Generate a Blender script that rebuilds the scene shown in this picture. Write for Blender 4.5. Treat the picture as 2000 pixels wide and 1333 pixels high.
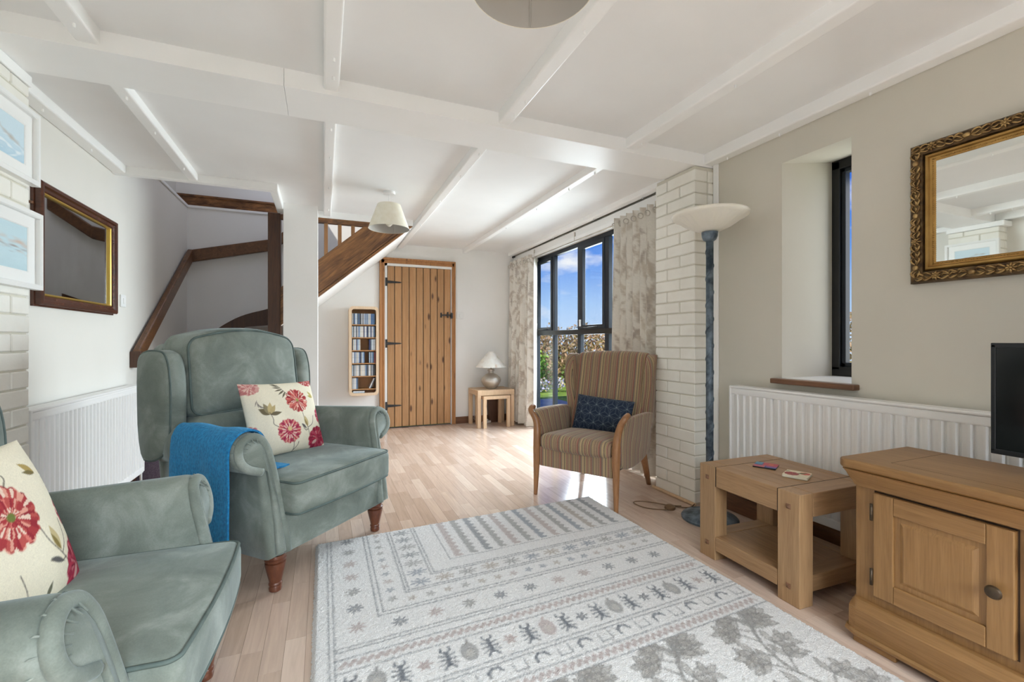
import bpy, bmesh, math, random
import numpy as np
from mathutils import Vector, Matrix
random.seed(7); rng = np.random.default_rng(7)
for o in list(bpy.data.objects): bpy.data.objects.remove(o)
SC = bpy.context.scene; COL = SC.collection
PI = math.pi

def S(r, g, b, a=1.0):
    f = lambda c: (c/255/12.92) if c <= 10.3 else (((c/255)+.055)/1.055)**2.4
    return (f(r), f(g), f(b), a)

# ------------------------------------------------------------------ camera, sky, sun, lights, exposure
cam = bpy.data.cameras.new('camera'); cam.lens = 16.0; cam.sensor_width = 36; cam.clip_start = .02; cam.clip_end = 300
camo = bpy.data.objects.new('camera', cam); COL.objects.link(camo)
camo.location = (0, 0, 1.05); camo.rotation_euler = (PI/2, 0, -math.atan(368/888.9)); SC.camera = camo
SC.view_settings.view_transform = 'Standard'; SC.view_settings.look = 'None'
SC.view_settings.gamma = 1; SC.view_settings.use_curve_mapping = False
SC.view_settings.exposure = 0.92
SC.cycles.use_denoising = True; SC.cycles.max_bounces = 10; SC.cycles.diffuse_bounces = 6
SC.cycles.transparent_max_bounces = 12; SC.cycles.caustics_reflective = False; SC.cycles.caustics_refractive = False
SC.cycles.sample_clamp_indirect = 6

W = bpy.data.worlds.new('sky'); SC.world = W; W.use_nodes = True
nt = W.node_tree; nt.nodes.clear(); N = nt.nodes.new; L = nt.links.new
tc = N('ShaderNodeTexCoord'); sep = N('ShaderNodeSeparateXYZ'); L(tc.outputs['Generated'], sep.inputs[0])
rmp = N('ShaderNodeValToRGB'); L(sep.outputs['Z'], rmp.inputs[0])
e = rmp.color_ramp.elements; e[0].position = 0; e[0].color = S(196, 216, 244); e[1].position = .45; e[1].color = S(46, 98, 202)
for p, c in ((.08, S(166, 200, 244)), (.17, S(98, 152, 234)), (.26, S(62, 118, 218))):
    q = e.new(p); q.color = c
mp = N('ShaderNodeMapping'); mp.inputs['Scale'].default_value = (3.2, 3.2, 8.0); mp.inputs['Location'].default_value = (.35, .1, .2)
L(tc.outputs['Generated'], mp.inputs[0])
nz = N('ShaderNodeTexNoise'); nz.inputs['Scale'].default_value = 1.9; nz.inputs['Detail'].default_value = 7; nz.inputs['Roughness'].default_value = .55
L(mp.outputs[0], nz.inputs[0])
cr = N('ShaderNodeValToRGB'); cr.color_ramp.elements[0].position = .53; cr.color_ramp.elements[1].position = .70
L(nz.outputs['Fac'], cr.inputs[0])
mx = N('ShaderNodeMix'); mx.data_type = 'RGBA'; L(cr.outputs[0], mx.inputs[0]); L(rmp.outputs[0], mx.inputs[6]); mx.inputs[7].default_value = S(238, 239, 244)
bg = N('ShaderNodeBackground'); L(mx.outputs[2], bg.inputs[0]); bg.inputs[1].default_value = .6
wo = N('ShaderNodeOutputWorld'); L(bg.outputs[0], wo.inputs[0])

def sun(d, energy, ang):
    l = bpy.data.lights.new('sun', 'SUN'); l.energy = energy; l.angle = math.radians(ang); l.color = (1, .95, .86)
    o = bpy.data.objects.new('sun', l); COL.objects.link(o); o.rotation_euler = Vector(d).to_track_quat('-Z', 'Y').to_euler(); o.location = (-8, -6, 12)
sun((.62, .5, -1.0), 2.3, .6)
def area(name, loc, d, sx, sy, rad, color=(1, 1, 1), spread=180):
    l = bpy.data.lights.new(name, 'AREA'); l.shape = 'RECTANGLE'; l.size = sx; l.size_y = sy
    l.energy = rad*PI*sx*sy; l.color = color; l.spread = math.radians(spread)
    o = bpy.data.objects.new(name, l); COL.objects.link(o); o.location = loc
    o.rotation_euler = Vector(d).to_track_quat('-Z', 'Y').to_euler()
    return o
# daylight falling in from the sky at the windows of the house
area('daylight_glazing', (3.15, 3.95, 1.28), (-1, -.38, -.52), 2.3, 1.6, 9.0, (.84, .93, 1), 140)
area('daylight_slit', (2.98, 1.56, 1.45), (-1, .0, 0), .34, 1.15, 2.0, (1, .99, .97))
area('daylight_side', (3.05, -.85, 1.35), (-1, .25, -1.0), 1.2, 1.5, 9.2, (.86, .94, 1), 120)
area('daylight_rear', (.4, -2.25, 1.55), (0, 1, -1.25), 2.3, 1.3, 7.0, (.86, .94, 1), 95)
area('added_stairwell_light', (-.2, 5.05, 3.36), (0, 0, -1), .9, .8, 1.4, (.95, .97, 1))  # lamp added above the stairs to brighten the upper stairwell

# ------------------------------------------------------------------ materials
def newmat(name):
    m = bpy.data.materials.new(name); m.use_nodes = True
    t = m.node_tree; b = t.nodes['Principled BSDF']; return m, t, b
def setp(b, **k):
    for n, v in k.items():
        n = n.replace('_', ' ')
        if n in b.inputs: b.inputs[n].default_value = v
def coords(t, scale=(1, 1, 1), rand=0.0, kind='Object', rot=None):
    c = t.nodes.new('ShaderNodeTexCoord'); m = t.nodes.new('ShaderNodeMapping'); m.inputs['Scale'].default_value = scale
    out = c.outputs[kind]
    if rand:
        oi = t.nodes.new('ShaderNodeObjectInfo'); mu = t.nodes.new('ShaderNodeMath'); mu.operation = 'MULTIPLY'; mu.inputs[1].default_value = rand
        t.links.new(oi.outputs['Random'], mu.inputs[0])
        ad = t.nodes.new('ShaderNodeVectorMath'); ad.operation = 'ADD'; t.links.new(out, ad.inputs[0]); t.links.new(mu.outputs[0], ad.inputs[1]); out = ad.outputs[0]
    if rot:
        vr = t.nodes.new('ShaderNodeVectorRotate'); vr.rotation_type = 'EULER_XYZ'; vr.inputs['Rotation'].default_value = rot; t.links.new(out, vr.inputs['Vector']); out = vr.outputs[0]
    t.links.new(out, m.inputs[0]); return m.outputs[0]
def noise(t, vec, scale, detail=4, rough=.5, dist=0):
    n = t.nodes.new('ShaderNodeTexNoise'); n.inputs['Scale'].default_value = scale; n.inputs['Detail'].default_value = detail
    n.inputs['Roughness'].default_value = rough; n.inputs['Distortion'].default_value = dist
    t.links.new(vec, n.inputs['Vector']); return n.outputs['Fac']
def ramp(t, fac, stops, interp='LINEAR'):
    r = t.nodes.new('ShaderNodeValToRGB'); r.color_ramp.interpolation = interp; el = r.color_ramp.elements
    el[0].position, el[0].color = stops[0]; el[1].position, el[1].color = stops[-1]
    for p, c in stops[1:-1]:
        q = el.new(p); q.color = c
    t.links.new(fac, r.inputs[0]); return r.outputs[0]
def mixc(t, fac, a, b, mode='MIX'):
    m = t.nodes.new('ShaderNodeMix'); m.data_type = 'RGBA'; m.blend_type = mode
    for s, v in ((0, fac), (6, a), (7, b)):
        if hasattr(v, 'links'): t.links.new(v, m.inputs[s])
        else: m.inputs[s].default_value = v
    return m.outputs[2]
def bump(t, b, h, strength=.2, dist=.01):
    n = t.nodes.new('ShaderNodeBump'); n.inputs['Strength'].default_value = strength; n.inputs['Distance'].default_value = dist
    t.links.new(h, n.inputs['Height']); t.links.new(n.outputs[0], b.inputs['Normal'])
def paint(name, c, c2=None, rough=.6, nscale=3, bs=.0, bscale=60, metal=0, spec=.5, rand=0):
    m, t, b = newmat(name); v = coords(t, rand=rand)
    if c2: t.links.new(ramp(t, noise(t, v, nscale, 5), [(.35, c), (.65, c2)]), b.inputs['Base Color'])
    else: b.inputs['Base Color'].default_value = c
    setp(b, Roughness=rough, Metallic=metal); b.inputs['Specular IOR Level'].default_value = spec
    if bs: bump(t, b, noise(t, v, bscale, 4), bs, .004)
    return m
def wood(name, c1, c2, c3=None, stretch=(22, 22, 1.2), rough=.45, knots=None, rand=9.0, bs=.08, contrast=(.3, .7), tone=.0, rot=None):
    m, t, b = newmat(name); v = coords(t, stretch, rand, rot=rot)
    n1 = noise(t, v, 1.6, 6, .6, 1.2); col = ramp(t, n1, [(contrast[0], c1), (.5, tuple((x+y)/2 for x, y in zip(c1, c2))), (contrast[1], c2)])
    v2 = coords(t, tuple(s*4 for s in stretch), rand, rot=rot); n2 = noise(t, v2, 2.2, 3)
    col = mixc(t, ramp(t, n2, [(.45, (0, 0, 0, 1)), (.75, (.45, .45, .45, 1))]), col, c3 or c1)
    if knots:
        v3 = coords(t, knots[0], rand); vo = t.nodes.new('ShaderNodeTexVoronoi'); vo.inputs['Scale'].default_value = 1.0; t.links.new(v3, vo.inputs['Vector'])
        col = mixc(t, ramp(t, vo.outputs['Distance'], [(knots[1]*.45, (1, 1, 1, 1)), (knots[1], (0, 0, 0, 1))]), col, knots[2])
    if tone:
        oi = t.nodes.new('ShaderNodeObjectInfo')
        col = mixc(t, 1.0, col, ramp(t, oi.outputs['Random'], [(0, (1-tone, 1-tone, 1-tone, 1)), (1, (1+tone, 1+tone*.9, 1+tone*.8, 1))]), 'MULTIPLY')
    t.links.new(col, b.inputs['Base Color']); setp(b, Roughness=rough)
    bump(t, b, n1, bs, .003); return m
def attrmat(name, rough=.85, bs=.25, bscale=400, sheen=0.0, var=.12):
    m, t, b = newmat(name); a = t.nodes.new('ShaderNodeAttribute'); a.attribute_name = 'Col'
    v = coords(t); n = noise(t, v, bscale, 3)
    g = 1-var
    t.links.new(mixc(t, 1.0, a.outputs['Color'], ramp(t, n, [(.3, (g, g, g, 1)), (.7, (1, 1, 1, 1))]), 'MULTIPLY'), b.inputs['Base Color'])
    setp(b, Roughness=rough); b.inputs['Sheen Weight'].default_value = sheen; b.inputs['Specular IOR Level'].default_value = .2
    if bs: bump(t, b, n, bs, .004)
    return m

M = {}
M['wall_white'] = paint('white_plaster', S(240, 239, 236), S(245, 244, 242), .75, 1.5, .12, 25)
M['wall_cream'] = paint('cream_plaster', S(208, 203, 190), S(214, 209, 197), .75, 1.2, .12, 25)
M['wall_leftm'] = paint('warm_white_plaster', S(224, 221, 213), S(229, 226, 219), .75, 1.2, .12, 25)
M['ceil'] = paint('ceiling_white', S(239, 239, 238), S(243, 243, 242), .7, 2.5, .1, 18)
M['joist'] = paint('joist_white_gloss', S(248, 248, 246), S(251, 251, 250), .4, 4, .08, 30)
M['wall_lowbounce'] = paint('low_bounce_plaster', S(196, 190, 182), S(204, 198, 190), .75, 1.2, .12, 25)  # darker tone invented for the unseen wall, cuts bounced light on the beam
M['brick'] = paint('painted_brick', S(236, 233, 224), S(242, 240, 232), .5, 8, .25, 45, rand=5)
M['mortar'] = paint('painted_mortar', S(214, 210, 196), None, .7)
M['gloss_white'] = paint('radiator_white', S(240, 239, 237), None, .3)
M['white'] = paint('white_plastic', S(240, 240, 238), None, .35)
M['black_iron'] = paint('black_iron', S(38, 37, 38), S(52, 50, 50), .5, 30, .2, 60)
M['alu'] = paint('anthracite_frame', S(36, 40, 47), S(42, 47, 54), .45, 4, spec=.3)
M['alu_black'] = paint('black_frame', S(22, 22, 23), S(30, 30, 31), .4, 4)
M['velvet'] = None

m, t, b = newmat('green_velvet'); v = coords(t, (1, 1, 1), 3)
n1 = noise(t, v, 5.5, 5, .6, .6); n2 = noise(t, v, 260, 2)
c = ramp(t, n1, [(.28, S(99, 107, 100)), (.5, S(119, 127, 119)), (.72, S(149, 156, 149))])
lw = t.nodes.new('ShaderNodeLayerWeight'); lw.inputs[0].default_value = .35
c = mixc(t, 1.0, c, ramp(t, n2, [(.3, (.92, .92, .92, 1)), (.7, (1.05, 1.05, 1.05, 1))]), 'MULTIPLY')
t.links.new(c, b.inputs['Base Color']); setp(b, Roughness=.75); b.inputs['Sheen Weight'].default_value = .45; b.inputs['Sheen Roughness'].default_value = .4
b.inputs['Sheen Tint'].default_value = S(190, 205, 210); b.inputs['Specular IOR Level'].default_value = .25
bump(t, b, noise(t, v, 9, 3), .25, .012); M['velvet'] = m
M['piping'] = paint('green_piping', S(74, 88, 84), S(88, 102, 98), .7, 20)
M['leg_mahogany'] = wood('turned_leg_wood', S(84, 46, 32), S(116, 68, 46), None, (20, 20, 4), .3)
m, t, b = newmat('blue_throw'); v = coords(t)
c = ramp(t, noise(t, v, 90, 3), [(.3, S(8, 96, 150)), (.7, S(30, 136, 190))]); t.links.new(c, b.inputs['Base Color']); setp(b, Roughness=.95)
b.inputs['Sheen Weight'].default_value = .4; b.inputs['Sheen Tint'].default_value = S(120, 190, 230)
v = coords(t, (140, 140, 30)); bump(t, b, noise(t, v, 1.0, 2), .7, .006); M['throw'] = m
M['floral'] = attrmat('floral_linen', .85, .3, 500)
M['printcol'] = attrmat('printed_surface', .45, 0, 200, 0, .03)
M['curtain'] = attrmat('curtain_linen', .9, .2, 350)
M['navy'] = attrmat('navy_jacquard', .7, .3, 400)
M['rug'] = attrmat('rug_wool', 1.0, .9, 260, .25, .3)
M['oak'] = wood('oiled_oak', S(138, 101, 60), S(160, 121, 76), S(116, 83, 48), (26, 1.3, 26), .42, tone=.07)
M['oakz'] = wood('oiled_oak_upright', S(138, 101, 60), S(160, 121, 76), S(116, 83, 48), (26, 26, 1.3), .42, tone=.05)
M['oakdk'] = wood('rustic_oak', S(150, 116, 82), S(174, 138, 100), S(122, 90, 60), (26, 1.3, 26), .4, tone=.07)
M['oakdkx'] = wood('rustic_oak_cross', S(150, 116, 82), S(174, 138, 100), S(122, 90, 60), (1.3, 26, 26), .4, tone=.06)
M['oakdkz'] = wood('rustic_oak_upright', S(152, 118, 84), S(174, 140, 102), S(122, 90, 60), (26, 26, 1.3), .4, tone=.05)
M['oakshadow'] = paint('dark_groove', S(52, 34, 20), None, .7)
M['pine'] = wood('knotty_pine', S(172, 126, 82), S(196, 152, 106), S(150, 104, 64), (24, 24, 1.0), .42, knots=((9, 9, 3.1), .17, S(92, 60, 38)), tone=.08)
M['pineframe'] = wood('pine_frame', S(166, 112, 66), S(196, 144, 92), S(140, 90, 50), (30, 30, 1.2), .45, knots=((14, 14, 2.6), .16, S(88, 54, 32)))
M['pinedark'] = wood('stained_pine', S(84, 54, 34), S(152, 104, 62), S(66, 44, 28), (3, 10, 10), .4, contrast=(.36, .62))
M['string'] = wood('stained_string', S(92, 60, 38), S(158, 110, 66), S(70, 47, 30), (1.6, 14, 14), .4, contrast=(.34, .64), rot=(0, math.radians(40.5), 0))
M['pinedarkz'] = wood('stained_pine_upright', S(70, 44, 30), S(96, 62, 40), S(50, 32, 22), (26, 26, 1.5), .4)
M['raildark'] = wood('stained_rail', S(88, 58, 38), S(128, 88, 56), S(62, 40, 26), (14, 3, 14), .35)
M['bal'] = wood('baluster_pine', S(138, 96, 60), S(164, 120, 78), None, (26, 26, 1.5), .45)
M['lightoak'] = wood('pale_oak', S(206, 174, 138), S(222, 192, 158), S(190, 156, 120), (20, 20, 1.4), .5)
M['beech'] = wood('beech_veneer', S(226, 196, 162), S(238, 212, 182), None, (20, 20, 1.4), .5)
M['beechdk'] = wood('beech_inside', S(176, 126, 78), S(196, 146, 96), None, (20, 20, 1.4), .5)
M['showwood'] = wood('chair_show_wood', S(140, 96, 62), S(166, 120, 80), S(116, 76, 48), (18, 18, 3), .35)
M['skirt'] = wood('stained_skirting', S(98, 66, 46), S(128, 88, 60), None, (3, 3, 30), .4)
M['mahogany'] = wood('mahogany_frame', S(66, 36, 24), S(98, 56, 38), None, (3, 12, 12), .25)
M['gold'] = paint('gilt', S(184, 146, 84), S(158, 120, 64), .38, 12, .2, 60, .75)
M['goldline'] = paint('gilt_line', S(226, 190, 96), None, .3, metal=.8)
M['bronze'] = paint('antique_gilt', S(120, 94, 60), S(70, 52, 34), .42, 26, .5, 90, .55)
M['bronze_highlight'] = paint('highlight_gilt', S(196, 164, 110), S(132, 102, 64), .35, 40, .3, 90, .65)  # lighter gilt for the carving, its highlights put into the colour
M['bronzedk'] = paint('dark_bronze', S(70, 58, 46), S(92, 76, 58), .4, 40, .1, 90, .6)
m, t, b = newmat('mirror_glass'); setp(b, Metallic=1.0, Roughness=.015); b.inputs['Base Color'].default_value = (.86, .87, .84, 1); M['mirror'] = m
m, t, b = newmat('old_mirror_glass'); setp(b, Metallic=1.0, Roughness=.02); v = coords(t)
t.links.new(ramp(t, noise(t, v, 4, 5), [(.45, (.66, .66, .63, 1)), (.75, (.74, .75, .73, 1))]), b.inputs['Base Color']); M['mirror_old'] = m
m, t, b = newmat('window_glass'); t.nodes.remove(b); tr = t.nodes.new('ShaderNodeBsdfTransparent'); gl = t.nodes.new('ShaderNodeBsdfGlossy'); gl.inputs['Roughness'].default_value = .01
tr.inputs[0].default_value = (.97, .985, .98, 1); ms = t.nodes.new('ShaderNodeMixShader'); ms.inputs[0].default_value = .04
t.links.new(tr.outputs[0], ms.inputs[1]); t.links.new(gl.outputs[0], ms.inputs[2]); t.links.new(ms.outputs[0], t.nodes['Material Output'].inputs[0]); M['glass'] = m
m, t, b = newmat('frosted_bowl'); v = coords(t, (1, 1, 1)); setp(b, Roughness=.35); b.inputs['Base Color'].default_value = S(242, 238, 226); b.inputs['Subsurface Weight'].default_value = .3; b.inputs['Subsurface Radius'].default_value = (.02, .02, .015); M['bowl'] = m
M['verdigris'] = paint('blue_verdigris', S(58, 72, 84), S(120, 134, 146), .45, 22, .3, 80, .4)
M['shade'] = paint('cream_shade', S(238, 232, 212), S(243, 238, 222), .9, 30, .1, 300)
m, t, b = newmat('shadow_grey_inside'); setp(b, Roughness=.9); b.inputs['Base Color'].default_value = S(176, 172, 165); M['shadowgrey'] = m  # this grey carries the shading inside the lampshades
m, t, b = newmat('vellum_shade'); v = coords(t); t.links.new(ramp(t, noise(t, v, 14, 6, .6, 1), [(.42, S(246, 243, 236)), (.62, S(236, 230, 220)), (.72, S(206, 178, 156))]), b.inputs['Base Color']); setp(b, Roughness=.8); M['vellum'] = m
M['pewter'] = paint('brushed_pewter', S(186, 180, 170), S(214, 208, 198), .42, 8, .05, 60, .7)
M['tv'] = paint('tv_black', S(24, 26, 30), None, .3)
M['screen'] = paint('tv_screen', S(10, 10, 11), None, .12)
M['carpet'] = paint('stair_carpet', S(138, 128, 120), S(160, 150, 140), 1, 120, .6, 300)
M['carpetp'] = paint('heather_carpet', S(120, 108, 122), S(96, 84, 100), 1, 150, .6, 300)
M['hemwhite'] = paint('window_board', S(232, 231, 228), None, .4)
M['cable'] = paint('cable_brown', S(120, 92, 66), None, .5)
M['cablew'] = paint('cable_clear', S(206, 198, 184), None, .4)
m, t, b = newmat('grass'); v = coords(t); t.links.new(ramp(t, noise(t, v, 6, 6), [(.3, S(112, 152, 44)), (.7, S(168, 196, 74))]), b.inputs['Base Color']); setp(b, Roughness=1); bump(t, b, noise(t, v, 90, 3), 1, .03); M['grass'] = m
M['paving'] = paint('grey_paving', S(128, 134, 142), S(150, 154, 160), .9, 5, .3, 40)
def leafmat(name, stops):
    m, t, b = newmat(name); g = t.nodes.new('ShaderNodeNewGeometry')
    t.links.new(ramp(t, g.outputs['Random Per Island'], stops), b.inputs['Base Color']); setp(b, Roughness=.7); return m
M['leafg'] = leafmat('green_leaves', [(0, S(70, 120, 30)), (.5, S(120, 168, 54)), (1, S(176, 204, 84))])
M['leafb'] = leafmat('blossom_leaves', [(0, S(120, 110, 60)), (.35, S(186, 152, 104)), (.7, S(214, 172, 140)), (1, S(168, 160, 80))])
M['petal'] = leafmat('pale_petals', [(0, S(180, 170, 230)), (.4, S(236, 236, 244)), (.7, S(240, 220, 90)), (1, S(214, 200, 240))])
M['bark'] = paint('bark', S(96, 76, 56), S(76, 60, 44), .9, 20)

# floor strips
def floormat(name, island):
    m, t, b = newmat(name); v = coords(t, (14, 1.0, 14), 0 if island else 11)
    if island:
        g = t.nodes.new('ShaderNodeNewGeometry'); rnd = g.outputs['Random Per Island']
    else:
        g = t.nodes.new('ShaderNodeObjectInfo'); rnd = g.outputs['Random']
    base = ramp(t, rnd, [(0, S(194, 170, 153)), (.3, S(202, 178, 162)), (.7, S(209, 186, 170)), (1, S(218, 197, 182))])
    gr = ramp(t, noise(t, v, 3.5, 6, .62, .8), [(.3, (.86, .85, .84, 1)), (.7, (1.06, 1.05, 1.04, 1))])
    t.links.new(mixc(t, 1.0, base, gr, 'MULTIPLY'), b.inputs['Base Color']); setp(b, Roughness=.16); b.inputs['Specular IOR Level'].default_value = .75
    return m
M['plank'] = floormat('laminate_strip', False); M['plankst'] = floormat('laminate_strips_far', True)

# striped chair cloth: colour bands along the U of the UV map
def stripes():
    m, t, b = newmat('striped_wool'); uv = t.nodes.new('ShaderNodeUVMap'); uv.uv_map = 'UVMap'
    sp = t.nodes.new('ShaderNodeSeparateXYZ'); t.links.new(uv.outputs[0], sp.inputs[0])
    mu = t.nodes.new('ShaderNodeMath'); mu.operation = 'MULTIPLY'; mu.inputs[1].default_value = 1/.145; t.links.new(sp.outputs[0], mu.inputs[0])
    fr = t.nodes.new('ShaderNodeMath'); fr.operation = 'FRACT'; t.links.new(mu.outputs[0], fr.inputs[0])
    tan = S(152, 126, 100); sand = S(176, 152, 112); grey = S(134, 116, 98); red = S(150, 100, 84); dk = S(84, 64, 56); rose = S(160, 116, 98); olive = S(158, 138, 102)
    seq = [(tan, 6), (dk, 1), (tan, 3), (red, 4), (dk, 1), (grey, 5), (sand, 5), (grey, 2), (dk, 1), (olive, 5), (rose, 3), (dk, 1), (tan, 5), (dk, 1), (sand, 3), (dk, 1), (red, 3), (grey, 5), (dk, 1), (olive, 4), (tan, 4), (dk, 1)]
    tot = sum(w for _, w in seq); p = 0; st = []
    for cc, w in seq: st.append((p/tot, cc)); p += w
    r = ramp(t, fr.outputs[0], st, 'CONSTANT')
    v = coords(t); n = noise(t, v, 300, 2); c = mixc(t, 1.0, r, ramp(t, n, [(.3, (.85, .85, .85, 1)), (.7, (1.05, 1.05, 1.05, 1))]), 'MULTIPLY')
    t.links.new(c, b.inputs['Base Color']); setp(b, Roughness=.9); bump(t, b, n, .3, .003); b.inputs['Sheen Weight'].default_value = .2; return m
M['stripe'] = stripes()

# ------------------------------------------------------------------ mesh helpers
class MB:
    def __init__(s): s.v = []; s.f = []
    def add(s, vs, fs):
        k = len(s.v); s.v += [tuple(map(float, p)) for p in vs]; s.f += [tuple(i+k for i in f) for f in fs]; return s
    def box(s, x0, y0, z0, x1, y1, z1):
        return s.add([(x0, y0, z0), (x1, y0, z0), (x1, y1, z0), (x0, y1, z0), (x0, y0, z1), (x1, y0, z1), (x1, y1, z1), (x0, y1, z1)],
                     [(3, 2, 1, 0), (4, 5, 6, 7), (0, 1, 5, 4), (1, 2, 6, 5), (2, 3, 7, 6), (3, 0, 4, 7)])
    def loft(s, secs, closed=True, caps=True):
        n = len(secs[0]); vs = [p for q in secs for p in q]; fs = []
        for i in range(len(secs)-1):
            for j in range(n if closed else n-1):
                a = i*n+j; b2 = i*n+(j+1) % n; fs.append((a, b2, b2+n, a+n))
        if caps and closed: fs.append(tuple(range(n-1, -1, -1))); fs.append(tuple((len(secs)-1)*n+j for j in range(n)))
        return s.add(vs, fs)
    def prism(s, poly, axis, a, b2):   # poly in the two other axes
        def P(p, h): return {'x': (h, p[0], p[1]), 'y': (p[0], h, p[1]), 'z': (p[0], p[1], h)}[axis]
        return s.loft([[P(p, a) for p in poly], [P(p, b2) for p in poly]])
    def lathe(s, prof, n=24, c=(0, 0, 0), mod=None, caps=True):
        secs = []
        for r, z in prof:
            row = []
            for k in range(n):
                a = 2*PI*k/n; rr = r*(mod(a, z) if mod else 1); row.append((c[0]+rr*math.cos(a), c[1]+rr*math.sin(a), c[2]+z))
            secs.append(row)
        return s.loft(secs, True, caps)
    def tube(s, path, r, n=8, closed=False, caps=True):
        path = [Vector(p) for p in path]; m = len(path); rows = []; up = None
        if isinstance(r, (list, tuple)) and len(r) != m: r = list(np.interp(np.linspace(0, 1, m), np.linspace(0, 1, len(r)), r))
        for i, p in enumerate(path):
            a = path[(i-1) % m] if (i or closed) else p; b2 = path[(i+1) % m] if (i < m-1 or closed) else p
            d = (b2-a).normalized()
            if up is None: up = d.orthogonal().normalized()
            up = (up-d*up.dot(d))
            up = up.normalized() if up.length > 1e-6 else d.orthogonal().normalized()
            sd = d.cross(up); rr = r[i] if isinstance(r, (list, tuple)) else r
            rows.append([tuple(p+up*rr*math.cos(2*PI*k/n)+sd*rr*math.sin(2*PI*k/n)) for k in range(n)])
        if closed: rows.append(rows[0]); return s.loft(rows, True, False)
        return s.loft(rows, True, caps)
    def sphere(s, c, r, n=10, m=6, sc=(1, 1, 1)):
        secs = []
        for i in range(1, m):
            t = PI*i/m; secs.append([(c[0]+r*sc[0]*math.sin(t)*math.cos(2*PI*k/n), c[1]+r*sc[1]*math.sin(t)*math.sin(2*PI*k/n), c[2]-r*sc[2]*math.cos(t)) for k in range(n)])
        return s.loft(secs)
    def soft(s, h, c, r, n=8, k=3, fn=None):   # rounded box, finely divided so that fn can bend it
        ax = []
        for d in range(3):
            rr = min(r, h[d]*.999); inn = h[d]-rr
            cs = [-h[d]+rr*(1-math.cos(PI/2*i/k)) if False else -h[d]+rr*i/k for i in range(k)] + list(np.linspace(-inn, inn, n+1)) + [inn+rr*(i+1)/k for i in range(k)]
            ax.append(cs)
        idx = {}; vs = []; fs = []
        def vid(p):
            key = tuple(round(q, 6) for q in p)
            if key not in idx:
                rr = [min(r, h[d]*.999) for d in range(3)]
                q = [max(-(h[d]-rr[d]), min(h[d]-rr[d], p[d])) for d in range(3)]
                dv = [(p[d]-q[d])/rr[d] for d in range(3)]; mxv = max(abs(x) for x in dv) or 1
                ln = math.sqrt(sum(x*x for x in dv)) or 1
                o = [q[d]+rr[d]*dv[d]*mxv/ln for d in range(3)]
                o = [o[d]+c[d] for d in range(3)]
                if fn: o = fn(*o)
                idx[key] = len(vs); vs.append(tuple(o))
            return idx[key]
        for d in range(3):
            u, w = [(1, 2), (2, 0), (0, 1)][d]
            for sg in (-1, 1):
                for i in range(len(ax[u])-1):
                    for j in range(len(ax[w])-1):
                        qs = []
                        for (a, b2) in ((i, j), (i+1, j), (i+1, j+1), (i, j+1)):
                            p = [0, 0, 0]; p[d] = sg*h[d]; p[u] = ax[u][a]; p[w] = ax[w][b2]; qs.append(vid(p))
                        fs.append(tuple(qs if sg > 0 else qs[::-1]))
        return s.add(vs, fs)
    def mesh(s, name):
        me = bpy.data.meshes.new(name); me.from_pydata(s.v, [], s.f); me.update(); return me
    def build(s, name, mat, parent=None, smooth=False, bevel=0, seg=2, auto=None, loc=None, kind=None):
        me = s.mesh(name); return mkobj(name, me, mat, parent, smooth, bevel, seg, auto, loc, kind)
def mkobj(name, me, mat, parent=None, smooth=False, bevel=0, seg=2, auto=None, loc=None, kind=None):
    o = bpy.data.objects.new(name, me); COL.objects.link(o)
    if mat is not None:
        me.materials.append(M[mat] if isinstance(mat, str) else mat)
    if parent: o.parent = parent
    if loc: o.location = loc
    bm = bmesh.new(); bm.from_mesh(me); bmesh.ops.recalc_face_normals(bm, faces=bm.faces); bm.to_mesh(me); bm.free()
    if smooth or auto:
        me.polygons.foreach_set('use_smooth', [True]*len(me.polygons))
        if auto: me.set_sharp_from_angle(angle=math.radians(auto))
    if bevel:
        bv = o.modifiers.new('bevel', 'BEVEL'); bv.width = bevel; bv.segments = seg; bv.limit_method = 'ANGLE'; bv.angle_limit = math.radians(40)
        bv.harden_normals = False
    if kind: o['kind'] = kind
    return o
def tag(o, label=None, cat=None, group=None, kind=None):
    if label: o['label'] = label
    if cat: o['category'] = cat
    if group: o['group'] = group
    if kind: o['kind'] = kind
    return o
def thing(name, label, cat, loc=(0, 0, 0), rz=0, group=None, scale=1.0):
    o = bpy.data.objects.new(name, None); COL.objects.link(o); o.location = loc; o.rotation_euler = (0, 0, rz); o.scale = (scale,)*3
    o.empty_display_size = .1; return tag(o, label, cat, group)
def struct(name, mb, mat, bevel=0, parent=None, **k):
    o = mb.build(name, mat, parent, bevel=bevel, **k)
    if not parent: o['kind'] = 'structure'
    return o
def B(x0, y0, z0, x1, y1, z1): return MB().box(x0, y0, z0, x1, y1, z1)
def rrpath(hx, hy, r, n=14):   # evenly spaced outline of a rounded rectangle
    c = []
    for cx, cy, a0 in ((hx-r, hy-r, 0), (-hx+r, hy-r, 90), (-hx+r, -hy+r, 180), (hx-r, -hy+r, 270)):
        for k in range(7): a = math.radians(a0+15*k); c.append((cx+r*math.cos(a), cy+r*math.sin(a)))
    out = []
    for i in range(len(c)):
        p, q = c[i], c[(i+1) % len(c)]; d = math.hypot(q[0]-p[0], q[1]-p[1]); m = max(1, int(d/.03))
        for k in range(m): out.append((p[0]+(q[0]-p[0])*k/m, p[1]+(q[1]-p[1])*k/m))
    return out
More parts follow.
